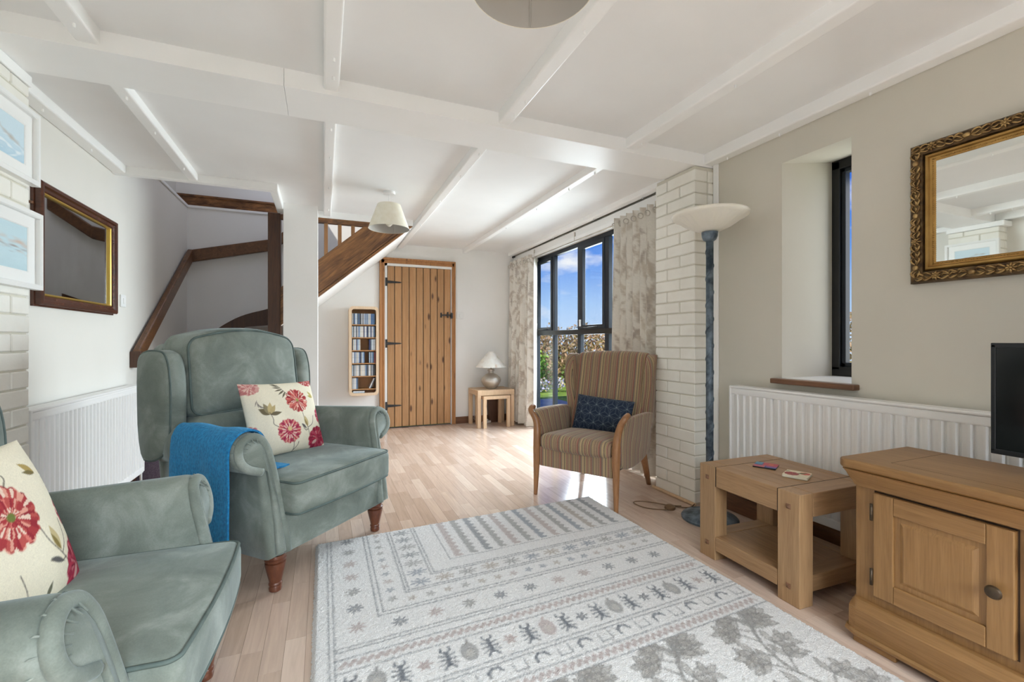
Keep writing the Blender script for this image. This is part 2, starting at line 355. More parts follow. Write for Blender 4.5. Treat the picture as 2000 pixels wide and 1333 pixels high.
def shrink(P, sk, d):   # move an outline towards its spine, so that it never folds over itself
    out = []
    for p in P:
        best = None
        for a, b in zip(sk[:-1], sk[1:]):
            dx, dy = b[0]-a[0], b[1]-a[1]; t = max(0, min(1, ((p[0]-a[0])*dx+(p[1]-a[1])*dy)/(dx*dx+dy*dy))); q = (a[0]+dx*t, a[1]+dy*t); r = math.hypot(p[0]-q[0], p[1]-q[1])
            if best is None or r < best[0]: best = (r, q)
        r, q = best; f = min(d/max(r, 1e-6), .75); out.append((p[0]+(q[0]-p[0])*f, p[1]+(q[1]-p[1])*f))
    return out
def chaikin(p, n=2, closed=True):
    for _ in range(n):
        q = []; m = len(p)
        rngi = range(m) if closed else range(m-1)
        if not closed: q.append(p[0])
        for i in rngi:
            a, b2 = p[i], p[(i+1) % m]
            q.append(tuple(.75*x+.25*y for x, y in zip(a, b2))); q.append(tuple(.25*x+.75*y for x, y in zip(a, b2)))
        if not closed: q.append(p[-1])
        p = q
    return p
def inset(poly, d):
    n = len(poly); out = []; A = sum(poly[i][0]*poly[(i+1) % n][1]-poly[(i+1) % n][0]*poly[i][1] for i in range(n)); sg = 1 if A > 0 else -1
    for i in range(n):
        a = Vector(poly[i-1]); p = Vector(poly[i]); b2 = Vector(poly[(i+1) % n])
        t = ((p-a).normalized()+(b2-p).normalized()); t = t.normalized() if t.length > 1e-6 else (b2-p).normalized()
        nrm = Vector((-t.y, t.x))*sg; q = p+nrm*d; out.append((q.x, q.y))
    return out

# colour canvas sampled onto mesh vertices
class Canvas:
    def __init__(s, xs, ys, base, jit=0.0, noise=0.0):
        s.X, s.Y = np.meshgrid(xs, ys, indexing='ij'); s.X = s.X+rng.normal(0, 1, s.X.shape)*jit; s.Y = s.Y+rng.normal(0, 1, s.Y.shape)*jit
        s.C = np.zeros(s.X.shape+(3,)); s.C[:] = base[:3]; s.px = abs(xs[1]-xs[0])
        if noise: s.C *= 1+rng.normal(0, noise, s.X.shape)[..., None]
    def put(s, mask, col, a=1.0):
        mk = np.clip(mask, 0, 1)[..., None]*a; s.C = s.C*(1-mk)+np.array(col[:3])*mk
    def sd(s, d, col, a=1.0, soft=None):
        w = soft or s.px; s.put(.5-d/w, col, a)
    def line(s, p, q, w, col, a=1.0):
        px, py = p; qx, qy = q; dx, dy = qx-px, qy-py; l2 = dx*dx+dy*dy+1e-12
        t = np.clip(((s.X-px)*dx+(s.Y-py)*dy)/l2, 0, 1); s.sd(np.hypot(s.X-px-t*dx, s.Y-py-t*dy)-w/2, col, a)
    def path(s, pts, w, col, a=1.0):
        for i in range(len(pts)-1): s.line(pts[i], pts[i+1], w, col, a)
    def ell(s, c, rx, ry, ang, col, a=1.0, soft=None):
        ca, sa = math.cos(ang), math.sin(ang); u = (s.X-c[0])*ca+(s.Y-c[1])*sa; v = -(s.X-c[0])*sa+(s.Y-c[1])*ca
        s.sd((np.hypot(u/rx, v/ry)-1)*min(rx, ry), col, a, soft)
    def leaf(s, p, ang, ln, wd, col, a=1.0, outline=None):
        ca, sa = math.cos(ang), math.sin(ang); u = ((s.X-p[0])*ca+(s.Y-p[1])*sa)/ln; v = (-(s.X-p[0])*sa+(s.Y-p[1])*ca)
        uu = np.clip(u, 0, 1); prof = wd*np.sin(PI*uu)*(1-.35*uu)
        d = np.abs(v)-prof; d = np.where((u < 0) | (u > 1), 1.0, d)
        if outline:
            s.sd(np.abs(d)-outline/2, col, a)
            s.sd(np.where((u < 0) | (u > 1), 1.0, np.abs(v))-outline/3, col, a*.7)
        else: s.sd(d, col, a)
    def flower(s, c, r, cols, n=18, seed=0, squash=1.0, ang=0):
        g = np.random.default_rng(seed); ca, sa = math.cos(ang), math.sin(ang)
        dx = s.X-c[0]; dy = s.Y-c[1]; u = dx*ca+dy*sa; v = (-dx*sa+dy*ca)/squash
        R = np.hypot(u, v); T = np.arctan2(v, u); edge = r*(.9+.1*np.abs(np.sin(T*n/2+seed)))
        m = .5-(R-edge)/(s.px*1.5); k = (np.floor((T+PI)/(2*PI)*n*3).astype(int)) % (n*3); ti = g.integers(0, len(cols), n*3); lut = np.array([q[:3] for q in cols])[ti]
        ring = (R/edge); k2 = ((k*7+np.floor(ring*3.2).astype(int)*5) % (n*3)); cc = lut[k2]
        mk = np.clip(m, 0, 1)[..., None]; s.C = s.C*(1-mk)+cc*mk
def setcol(me, cols):
    at = me.color_attributes.new('Col', 'FLOAT_COLOR', 'POINT'); n = len(me.vertices)
    a = np.ones((n, 4), dtype=np.float32); a[:, :3] = np.clip(np.asarray(cols).reshape(-1, 3), 0, 1.2); at.data.foreach_set('color', a.ravel())
def gridmesh(name, P):   # P: (n,m,3)
    n, m = P.shape[:2]; me = bpy.data.meshes.new(name); ii = np.arange(n*m).reshape(n, m)
    f = np.stack([ii[:-1, :-1], ii[1:, :-1], ii[1:, 1:], ii[:-1, 1:]], -1).reshape(-1, 4)
    me.from_pydata(P.reshape(-1, 3).tolist(), [], f.tolist()); me.update(); return me

# ------------------------------------------------------------------ the setting
XL, XR, XG, YB, YF = -1.30, 2.35, 2.45, 5.62, -1.60
# floor with its printed laminate strips
fl = struct('floor', B(XL-.1, YF-.1, -.12, 2.62, YB+.1, -.008), 'skirt')
staves = []; sw = .0665; x = XL-.02; row = 0
while x < 2.55:
    y = YF+.01-random.random()*.4; g = random.uniform(.34, .44)
    while y < YB:
        ln = g*random.choice((.8, 1, 1.15)); y1 = min(y+ln, YB-.004); y0 = max(y, YF+.004)
        if y1-y0 > .03: staves.append((x, y0, min(x+sw, 2.56), y1))
        y += ln
    x += sw; row += 1
F2 = Vector((math.sin(math.atan(368/888.9)), math.cos(math.atan(368/888.9)))); R2 = Vector((F2.y, -F2.x))
def score(s):
    c = Vector(((s[0]+s[2])/2, (s[1]+s[3])/2)); d = c.dot(F2); r = c.dot(R2)
    if d < .3 or abs(r/d) > 1.14 or 1.05/d > .76: return 0
    if -.03 < c.x < 1.62 and .3 < c.y < 2.5: return 0
    if c.x < -.45 and c.y < 3.6: return 0
    return 1/d**2
staves.sort(key=score, reverse=True); cache = {}
for i, (x0, y0, x1, y1) in enumerate(staves[:300]):
    ln = round(y1-y0, 2)
    key = (round(x1-x0, 3), ln)
    if key not in cache:
        me = B(.0004, .0004, -.008, x1-x0-.0004, y1-y0-.0004, 0).mesh('plank'); me.materials.append(M['plank']); cache[key] = me
    o = bpy.data.objects.new('plank', cache[key]); COL.objects.link(o); o.parent = fl; o.location = (x0, y0, 0)
    o.scale = (1, (y1-y0)/max(v.co.y for v in cache[key].vertices), 1)
mb = MB()
for (x0, y0, x1, y1) in staves[300:]: mb.box(x0+.0004, y0+.0004, -.008, x1-.0004, y1-.0004, 0)
mb.build('plank', 'plankst', fl, kind='stuff')

# walls
struct('wall_left', MB().box(XL-.35, YF-.3, 0, XL, YB, 2.43).box(XL-.35, YF-.3, 2.43, XL-.13, YB+.2, 3.4), 'wall_leftm')
struct('wall_back', MB().box(XL-.35, YB, 0, .655, YB+.3, 2.43).box(.655, YB, 2.0, 1.515, YB+.3, 2.43).box(1.515, YB, 0, 2.37, YB+.3, 2.43).box(.655, YB+.12, 0, 1.515, YB+.3, 2.0).box(XL-.35, YB+.13, 2.43, 2.6, YB+.35, 3.4), 'wall_white')
wr = MB().box(XR, YF-.3, -.1, 2.84, -1.45, 2.5).box(XR, -.25, -.1, 2.84, 1.40, 2.5).box(XR, -1.45, 2.05, 2.84, -.25, 2.5).box(XR, -1.45, -.1, 2.84, -.25, .12).box(XR, 1.76, -.1, 2.84, 2.62, 2.5).box(XR, 1.40, -.1, 2.84, 1.76, .842)
wr.prism([(XR, 2.036), (2.84, 2.115), (2.84, 2.5), (XR, 2.5)], 'y', 1.40, 1.76)
wr.box(XG-.02, 2.62, 2.075, 2.55, 5.165, 2.5).box(2.36, 5.165, -.1, 2.51, YB+.3, 2.5).box(XR, YF-.3, 2.5, 2.72, YB+.3, 3.4).box(XG-.03, 2.62, -.1, 2.60, 5.16, .03)
struct('wall_right', wr, 'wall_cream')
wf = MB().box(XL-.35, YF-.3, -.1, -.75, YF, 2.43).box(1.85, YF-.3, -.1, 2.84, YF, 2.43).box(-.75, YF-.3, -.1, 1.85, YF, .45).box(-.75, YF-.3, 2.02, 1.85, YF, 2.43).box(XL-.35, YF-.3, 2.43, 2.72, YF, 3.4)
struct('wall_front', wf, 'wall_lowbounce')
struct('roof', MB().box(XL-.4, YF-.35, 3.4, -.65, YB+.4, 3.5).box(.3, YF-.35, 3.4, 2.78, YB+.4, 3.5).box(-.65, YF-.35, 3.4, .3, 4.6, 3.5).box(-.65, 5.5, 3.4, .3, YB+.4, 3.5), 'wall_white')  # opening over the stairs is added to let skylight into the stairwell
# ceiling, two fields, open over the stairs
CN, CF = 2.255, 2.222
ce = struct('ceiling', MB().box(XL, YF, CN, XR+.1, 2.30, 2.44).box(-.35, 2.50, CF, 2.42, 4.47, 2.44).box(XL, 2.50, CF, -.35, 3.84, 2.44).box(.80, 4.47, CF, 2.42, YB, 2.44), 'ceil')
bm1 = MB().box(XL, 2.24, 2.176, -.1625, 2.53, 2.40); bm2 = MB().box(-.1615, 2.24, 2.176, XR, 2.53, 2.40)
b1 = struct('trim_1', bm1, 'joist', .002); b2_ = bm2.build('beam_length', 'joist', b1, bevel=.002)
pegm = MB().lathe([(.0035, -.014), (.0048, -.012), (.0048, 0)], 8).mesh('peg'); pegm.materials.append(M['joist'])
def joist(x0, x1, y0, y1, z0, z1, pegs=(), parent=ce):
    j = B(x0, y0, z0, x1, y1, z1).build('joist', 'joist', parent, bevel=.009, seg=3)
    for py in pegs:
        p = bpy.data.objects.new('peg', pegm); COL.objects.link(p); p.parent = j; p.location = ((x0+x1)/2+.006, py, z0)
for x0, x1 in ((-.875, -.80), (0, .066), (.85, .918), (1.66, 1.735)):
    joist(x0, x1, YF, 2.245, 2.196, CN+.01, (1.15, 1.45, 1.98, 2.12) if x0 != 1.66 else (1.5, 2.15))
joist(XL, -1.225, YF, 2.245, 2.19, CN+.01); joist(2.272, XR, YF, 2.245, 2.19, CN+.01, (1.3, 1.75, 2.1))
joist(-.875, -.815, 2.52, 3.84, 2.176, CF+.01, (2.62, 3.0, 3.55)); joist(.0, .062, 2.52, 4.45, 2.177, CF+.01, (2.6, 3.0, 3.6, 4.2))
joist(.826, .89, 2.52, YB, 2.177, CF+.01, (2.6, 3.0, 3.6, 4.4)); joist(1.64, 1.70, 2.52, YB, 2.177, CF+.01, (2.6, 2.95, 3.5, 4.2)); joist(2.268, 2.33, 2.52, YB, 2.177, CF+.01, (2.9, 3.6, 4.4))
joist(XL, -1.222, 2.52, 3.84, 2.172, CF+.01, (2.9, 3.4))
tm = struct('trim_2', MB().box(XL, 3.80, 2.168, -.315, 3.858, 2.44), 'joist', .006)
struct('trim_3', MB().box(-.372, 3.858, 2.168, -.315, 4.46, 2.44), 'joist', .006)
struct('trim_4', MB().box(-.315, 4.44, 2.162, .80, 4.475, 2.44).box(.765, 4.475, 2.162, .80, YB, 2.44), 'joist', .005)
struct('trim_5', MB().box(XL, 2.15, 2.128, -1.147, 2.575, 2.175), 'joist', .004)        # board on the left pier
struct('trim_6', MB().box(XR-.012, 2.195, 0, XR, 2.233, 2.19), 'joist', .003)           # strip beside the right pier
struct('trim_7', MB().box(2.345, 2.62, 2.075, 2.432, YB-.01, 2.172).box(2.33, 2.62, 2.06, 2.345, YB-.01, 2.10), 'joist', .004)   # window head
# ledges above the stairs
struct('trim_8', MB().box(XL-.14, 3.86, 2.43, XL+.012, YB, 2.455).box(XL-.14, YB-.012, 2.43, .76, YB+.14, 2.455), 'joist', .003)
struct('baseboard_upper', MB().box(XL-.13, YB+.105, 2.455, .76, YB+.13, 2.60).box(XL-.13, YB+.095, 2.575, .76, YB+.13, 2.59), 'pinedark', .004)
# baseboards
struct('baseboard_back', MB().box(1.54, YB-.016, 0, 2.36, YB, .085).box(1.54, YB-.02, .03, 2.36, YB, .048), 'skirt', .004)
struct('baseboard_right', MB().box(XR-.02, -.25, 0, XR, 2.19, .15).box(XR-.026, -.25, 0, XR, 2.19, .10), 'skirt', .004)
struct('baseboard_left', MB().box(XL, 2.58, 0, XL+.018, 4.05, .10), 'skirt', .004)
struct('trim_9', MB().box(2.163, 2.215, 0, 2.186, 2.625, .022), 'lightoak', .01)
# brick piers
def pier(name, xf, sgn, y0, y1, ztop, jA, jB, side=True):
    xw = xf+sgn*.165; core = B(min(xf+sgn*.008, xw), y0+.008, 0, max(xf+sgn*.008, xw), y1-.006, ztop)
    p = struct(name, core, 'mortar'); pitch = .0766; n = int((ztop-.012)/pitch)+1; ca = {}
    def brick(xa, xb, ya, yb, za, zb):
        key = tuple(round(q, 4) for q in (xb-xa, yb-ya, zb-za))
        if key not in ca:
            me = B(0, 0, 0, *key).mesh('brick'); me.materials.append(M['brick']); ca[key] = me
        o = bpy.data.objects.new('brick', ca[key]); COL.objects.link(o); o.parent = p
        o.location = (xa+random.uniform(-.0012, .0012), ya, za)
        bv = o.modifiers.new('bevel', 'BEVEL'); bv.width = .004; bv.segments = 1
    for k in range(n):
        za = .012+k*pitch; zb = min(za+pitch-.0075, ztop)
        if zb-za < .02: continue
        j = jA if k % 2 else jB
        for (ya, yb) in ((y0, j-.004), (j+.004, y1)):
            a, b = sorted((xf, xf+sgn*.105)); brick(a, b, ya, yb, za, zb)
        if side:
            a, b = sorted((xf+sgn*.112, xf+sgn*.158)); brick(a, b, y0, y0+.1, za, zb)
    return p
pier('wall_pier_right', 2.186, 1, 2.235, 2.605, 2.172, 2.49, 2.37)
pier('wall_pier_left', -1.15, -1, 2.185, 2.56, 2.125, 2.44, 2.32)
# white painted post at the foot of the stairs
struct('wall_post', B(-.316, 4.30, 0, -.045, 4.44, CF+.005), 'wall_white', .004)

# big glazed window
w1 = bpy.data.objects.new('window_1', None); COL.objects.link(w1); w1['kind'] = 'structure'; w1.location = (XG, 3.9, 0)
def wp(name, mat, *b, bev=.004, par=w1):
    q = B(b[0]-XG, b[1]-3.9, b[2], b[3]-XG, b[4]-3.9, b[5]); return q.build(name, mat, par, bevel=bev)
ys = [5.135, 4.668, 4.10, 3.60, 3.10, 2.64]
wp('frame_rail', 'alu', XG, 2.62, 2.03, XG+.045, 5.16, 2.078); wp('frame_rail', 'alu', XG, 2.62, .03, XG+.045, 5.16, .115)
wp('transom', 'alu_black', XG-.008, 2.62, 1.118, XG+.045, 5.16, 1.172)
for k, y in enumerate(ys):
    hw = (.033, .024, .030, .034, .028, .033)[k]
    wp('mullion', 'alu', XG, y-hw, .115, XG+.045, y+hw, 2.03)
for k in range(5):
    ya, yb = ys[k+1]+.03, ys[k]-.03
    wp('pane', 'glass', XG+.036, ya, .11, XG+.042, yb, 1.12, bev=0)
    if k in (0, 2, 4):
        cs = MB()
        for (a, b, c, d) in ((ya, yb, 1.172, 1.212), (ya, yb, 1.99, 2.03), (ya, ya+.032, 1.2, 2.0), (yb-.05, yb, 1.2, 2.0)): cs.box(-.010, a-3.9, c, .03, b-3.9, d)
        cm = cs.build('casement', 'alu', w1, bevel=.004)
        hb = MB().box(-.03, yb-.035-3.9, 1.20, -.012, yb-.015-3.9, 1.27); hb.build('handle', 'white', cm, bevel=.004)
        MB().tube([(-.03, (ya+yb)/2-3.9-.13, 1.188), (-.036, (ya+yb)/2-3.9-.03, 1.184), (-.036, (ya+yb)/2-3.9+.1, 1.184)], .007, 8).build('stay', 'alu_black', cm, smooth=True)
    wp('pane', 'glass', XG+.036, ya, 1.17, XG+.042, yb, 2.035, bev=0)
struct('trim_10', B(2.30, 5.10, 0, XG, 5.17, .04).box(2.36, 2.62, 0, XG+.01, 5.16, .035), 'hemwhite', .006)
# slit window in the thick wall
w2 = bpy.data.objects.new('window_2', None); COL.objects.link(w2); w2['kind'] = 'structure'; w2.location = (2.80, 1.58, 0)
fr = MB()
for q in ((-.03, -.18, .842, .05, .18, .90), (-.03, -.18, 2.05, .05, .18, 2.12), (-.03, -.18, .88, .05, -.135, 2.1), (-.03, .135, .88, .05, .18, 2.1)): fr.box(*q)
fr.build('frame', 'alu_black', w2, bevel=.004)
sa = MB()
for q in ((-.012, -.136, .90, .03, .136, .925), (-.012, -.136, 2.03, .03, .136, 2.055), (-.012, -.136, .9, .03, -.114, 2.05), (-.012, .114, .9, .03, .136, 2.05)): sa.box(*q)
sa.build('sash', 'alu', w2, bevel=.003); B(.01, -.116, .92, .016, .116, 2.035).build('pane', 'glass', w2)
struct('trim_11', B(XR-.045, 1.365, .815, XR+.004, 1.80, .842), 'skirt', .004)        # wooden nosing of the sill
struct('trim_12', B(XR, 1.40, .838, 2.78, 1.76, .846), 'hemwhite')
w4 = bpy.data.objects.new('window_4', None); COL.objects.link(w4); w4['kind'] = 'structure'; w4.location = (2.48, -.85, 0)
for q in ((-.03, -.6, .12, .03, .6, .18), (-.03, -.6, 1.99, .03, .6, 2.05), (-.03, -.6, .18, .03, -.54, 1.99), (-.03, .54, .18, .03, .6, 1.99), (-.03, -.03, .18, .03, .03, 1.99)): B(*q).build('frame_rail', 'alu', w4, bevel=.004)
for a in (-1, 1): B(-.003, min(a*.03, a*.54), .18, .003, max(a*.03, a*.54), 1.99).build('pane', 'glass', w4)
# rear window behind the camera
w3 = bpy.data.objects.new('window_3', None); COL.objects.link(w3); w3['kind'] = 'structure'; w3.location = (.55, YF-.1, 0)
for q in ((-1.3, -.04, .45, 1.3, .03, .51), (-1.3, -.04, 1.96, 1.3, .03, 2.02), (-1.3, -.04, .5, -1.24, .03, 1.97), (1.24, -.04, .5, 1.3, .03, 1.97), (-.03, -.04, .5, .03, .03, 1.97)): B(*q).build('frame_rail', 'white', w3, bevel=.004)
for a in (-1, 1): B(min(a*.03, a*1.24), -.01, .51, max(a*.03, a*1.24), -.004, 1.96).build('pane', 'glass', w3)

# plank door
d1 = bpy.data.objects.new('door_1', None); COL.objects.link(d1); d1['kind'] = 'structure'; d1.location = (1.09, YB, 0)
xa, xb = .705-1.09, 1.487-1.09
lin = MB().box(xa-.028, -.012, 0, xa-.002, .10, 1.985).box(xb+.002, -.004, 0, xb+.012, .10, 1.985).box(xa-.028, -.012, 1.955, xb+.012, .10, 1.985); lin.build('lining', 'white', d1)
def arch(poly_pts): return poly_pts
fw = .062
for (nm, q) in (('l', None), ('r', None), ('t', None)):
    a = MB()
    if nm == 'l':
        x0 = xa-.03; a.box(x0-fw, -.018, 0, x0, 0, 2.05).box(x0-fw, -.032, 0, x0-fw+.022, 0, 2.05).box(x0-.02, -.024, 0, x0-.006, 0, 1.99)
    elif nm == 'r':
        x0 = xb+.012; a.box(x0, -.018, 0, x0+.045, 0, 2.05).box(x0+.028, -.03, 0, x0+.045, 0, 2.05).box(x0+.004, -.024, 0, x0+.014, 0, 1.99)
    else:
        a.box(xa-.03-fw, -.018, 1.985, xb+.057, 0, 2.05).box(xa-.03-fw, -.033, 2.028, xb+.057, 0, 2.05).box(xa-.04, -.024, 1.99, xb+.02, 0, 2.004)
    a.build('architrave', 'pineframe', d1, bevel=.004)
pw = (xb-xa)/9
for k in range(9):
    x0 = xa+k*pw
    B(0, 0, 0, pw-.007, .028, 1.942).build('plank', 'pine', d1, bevel=.006, seg=2, loc=(x0+.0035, -.004, .012))
    if k < 8: B(x0+pw-.006, .006, .012, x0+pw+.006, .024, 1.95).build('groove', 'oakshadow', d1)
for z in (1.76, 1.02, .27):
    h = MB().box(xa-.022, -.02, z-.05, xa-.002, -.006, z+.05).box(xa-.004, -.014, z-.016, xa+.02, -.004, z+.016)
    h.prism([(xa+.02, z-.016), (xa+.155, z-.007), (xa+.17, z), (xa+.155, z+.007), (xa+.02, z+.016)], 'y', -.014, -.004)
    h.build('hinge', 'black_iron', d1, bevel=.002)
zl = 1.375
MB().box(xb-.135, -.012, zl-.03, xb-.115, -.003, zl+.03).box(xb-.125, -.024, zl-.008, xb+.012, -.012, zl+.008).box(xb-.05, -.03, zl-.036, xb-.036, -.003, zl+.04).box(xb-.004, -.03, zl-.04, xb+.022, -.01, zl+.028).build('latch', 'black_iron', d1, bevel=.002)

# staircase
st = thing('staircase', 'dark stained wooden winder staircase with carpeted steps rising behind the white post', 'staircase', (-.4, 4.5, 0))
def sp(mb, name, mat, bev=.004, par=st, **k):
    o = mb.build(name, mat, par, bevel=bev, **k); o.location = (.4, -4.5, 0); return o
sp(B(-.447, 4.45, 0, -.347, 4.55, 2.168), 'newel_post', 'pinedarkz', .006)
sp(MB().prism([(-.35, 1.52), (.79, 2.165), (.79, 2.165), (.79, 2.155), (-.35, 1.187)], 'y', 4.45, 4.49) if False else
   MB().prism([(-.347, 1.52), (.395, 2.162), (.80, 2.162), (-.347, 1.187)], 'y', 4.45, 4.488), 'string_board', 'string', .003)
for k, (o1, y) in enumerate(((.0, 4.438), (.032, 4.444))):
    sp(MB().prism([(-.347, 1.187+o1), (.80, 2.162+o1), (.80-.03, 2.162+o1), (-.347, 1.213+o1)], 'y', y, 4.452), 'string_moulding', 'string', .003)
sp(B(-.347, 4.445, 2.118, .62, 4.495, 2.162), 'top_rail', 'pinedark', .004)
for xx in (.02, .137, .252, -.10, -.22):
    zb_ = 1.82+.865*xx-.02
    sp(B(xx-.016, 4.453, zb_, xx+.016, 4.485, 2.12), 'baluster', 'bal', .003)
for k in range(3):
    y = 4.15+.2*k; sp(B(XL+.004, y, .2*k, -.36, y+.235, .2*(k+1)), 'step', 'carpetp' if k == 0 else 'carpet', .02)
pv = (-.36, 4.56)
wd = [[(XL+.004, 4.72), (pv[0], 4.5), pv, (XL+.004, 5.25)], [(XL+.004, 5.15), pv, (-.75, YB-.004), (XL+.004, YB-.004)], [(-.80, YB-.004), pv, (-.30, 4.56), (-.30, YB-.004)]]
for k, p in enumerate(wd): sp(MB().prism(p, 'z', .55, .8+.2*k), 'step', 'carpet', .02)
for k in range(5):
    x = -.36+.222*k; x1 = min(x+.235, .77); zt = min(1.4+.2*k, 2.4); so = lambda q: 1.215+.85*(q+.347)
    if x < .75: sp(MB().prism([(x, so(x)), (x1, so(x1)), (x1, zt), (x, zt)], 'y', 4.492, YB-.004), 'step', 'carpet', .015)
sp(MB().prism([(-.347, 1.187), (.80, 2.162), (.80, 2.18), (-.347, 1.21)], 'y', 4.49, YB-.004), 'soffit', 'wall_white', 0)
crv = chaikin([(-1.29, 1.02), (-1.12, 1.10), (-.98, 1.22), (-.80, 1.33), (-.55, 1.40), (-.30, 1.50)], 2, False)
sp(MB().prism(crv+[(-.30, 1.1), (-1.29, .7)], 'y', YB-.03, YB-.004), 'wall_string', 'pinedarkz', 0)
sp(MB().prism([(4.10, 0), (4.10, .30), (4.75, .98), (YB-.03, 1.10), (YB-.03, .6), (4.9, .6)], 'x', XL+.003, XL+.028), 'wall_string', 'pinedarkz', .003)
# handrails on the walls of the stairs
hr = thing('handrail', 'brown wooden handrail sloping up the white wall by the stairs', 'handrail', (XL, 4.12, .86))
o = MB().prism([(0, 0), (1.46, 1.0), (1.46, 1.135), (0, .125)], 'x', .012, .058); o.build('rail', 'raildark', hr, bevel=.01)
MB().box(.0, -.012, -.005, .065, .05, .115).build('end_block', 'pinedarkz', hr, bevel=.006)
hr = thing('handrail', 'brown wooden handrail along the stair back wall, beneath the ledge', 'handrail', (XL, YB, 1.86))
MB().prism([(.035, 0), (.78, .175), (.78, .30), (.035, .125)], 'y', -.058, -.012).build('rail', 'raildark', hr, bevel=.01)
MB().prism([(.775, .175), (1.1, .42), (1.1, .55), (.775, .30)], 'y', -.058, -.012).build('rail', 'raildark', hr, bevel=.01)

# ------------------------------------------------------------------ radiators
def radiator(name, label, x_front, sgn, y0, y1, z0, z1):   # sgn +1: faces -X (on the right wall)
    t = thing(name, label, 'radiator', (x_front, y0, z0)); Lr = y1-y0; H = z1-z0; pitch = .0435; n = int((Lr-.05)/pitch)
    prof = []; off = (Lr-n*pitch)/2; pts = [(0.006, .004)]
    for k in range(n):
        b = off+k*pitch
        pts += [(b+.002, .004), (b+.008, .012), (b+.012, .013), (b+.014, .004), (b+.018, -.002), (b+.030, -.002), (b+.037, .004)]
    pts.append((Lr-.006, .004)); poly = pts+[(Lr-.006, .03), (.006, .03)]
    mb = MB().prism([(sgn*q[1], q[0]) for q in poly], 'z', .045, H-.05)
    mb.build('ribbed_panel', 'gloss_white', t, auto=50)
    x0, x1 = sorted((sgn*.0, sgn*.03)); B(x0, .003, H-.052, x1, Lr-.003, H-.012).build('top_rail', 'gloss_white', t, bevel=.008, seg=3)
    B(x0, .003, 0, x1, Lr-.003, .046).build('bottom_rail', 'gloss_white', t, bevel=.008, seg=3)
    x0, x1 = sorted((sgn*-.004, sgn*.075)); B(x0, 0, H-.014, x1, Lr, H).build('top_grille', 'gloss_white', t, bevel=.005)
    for a in (0, Lr-.012): B(x0, a, .01, x1, a+.012, H-.004).build('end_panel', 'gloss_white', t, bevel=.004)
    x0, x1 = sorted((sgn*.045, sgn*.07)); B(x0, .01, .01, x1, Lr-.01, H-.02).build('rear_panel', 'gloss_white', t)
    for a in (.25, Lr-.25):
        x0, x1 = sorted((sgn*.06, sgn*.098)); B(x0, a-.015, .05, x1, a+.015, H-.06).build('bracket', 'gloss_white', t)
    return t
rr = radiator('radiator', 'long white ribbed radiator beneath the slit window on the cream wall', 2.25, 1, .35, 2.025, .15, .785)
rl = radiator('radiator', 'white ribbed radiator below the dark framed mirror on the left wall', -1.20, -1, 2.68, 4.06, .10, .742)
MB().tube([(-.03, 1.36, .04), (-.03, 1.41, .03), (-.03, 1.42, -.02), (-.03, 1.42, -.099)], .008, 8).build('pipe', 'white', rl, smooth=True)

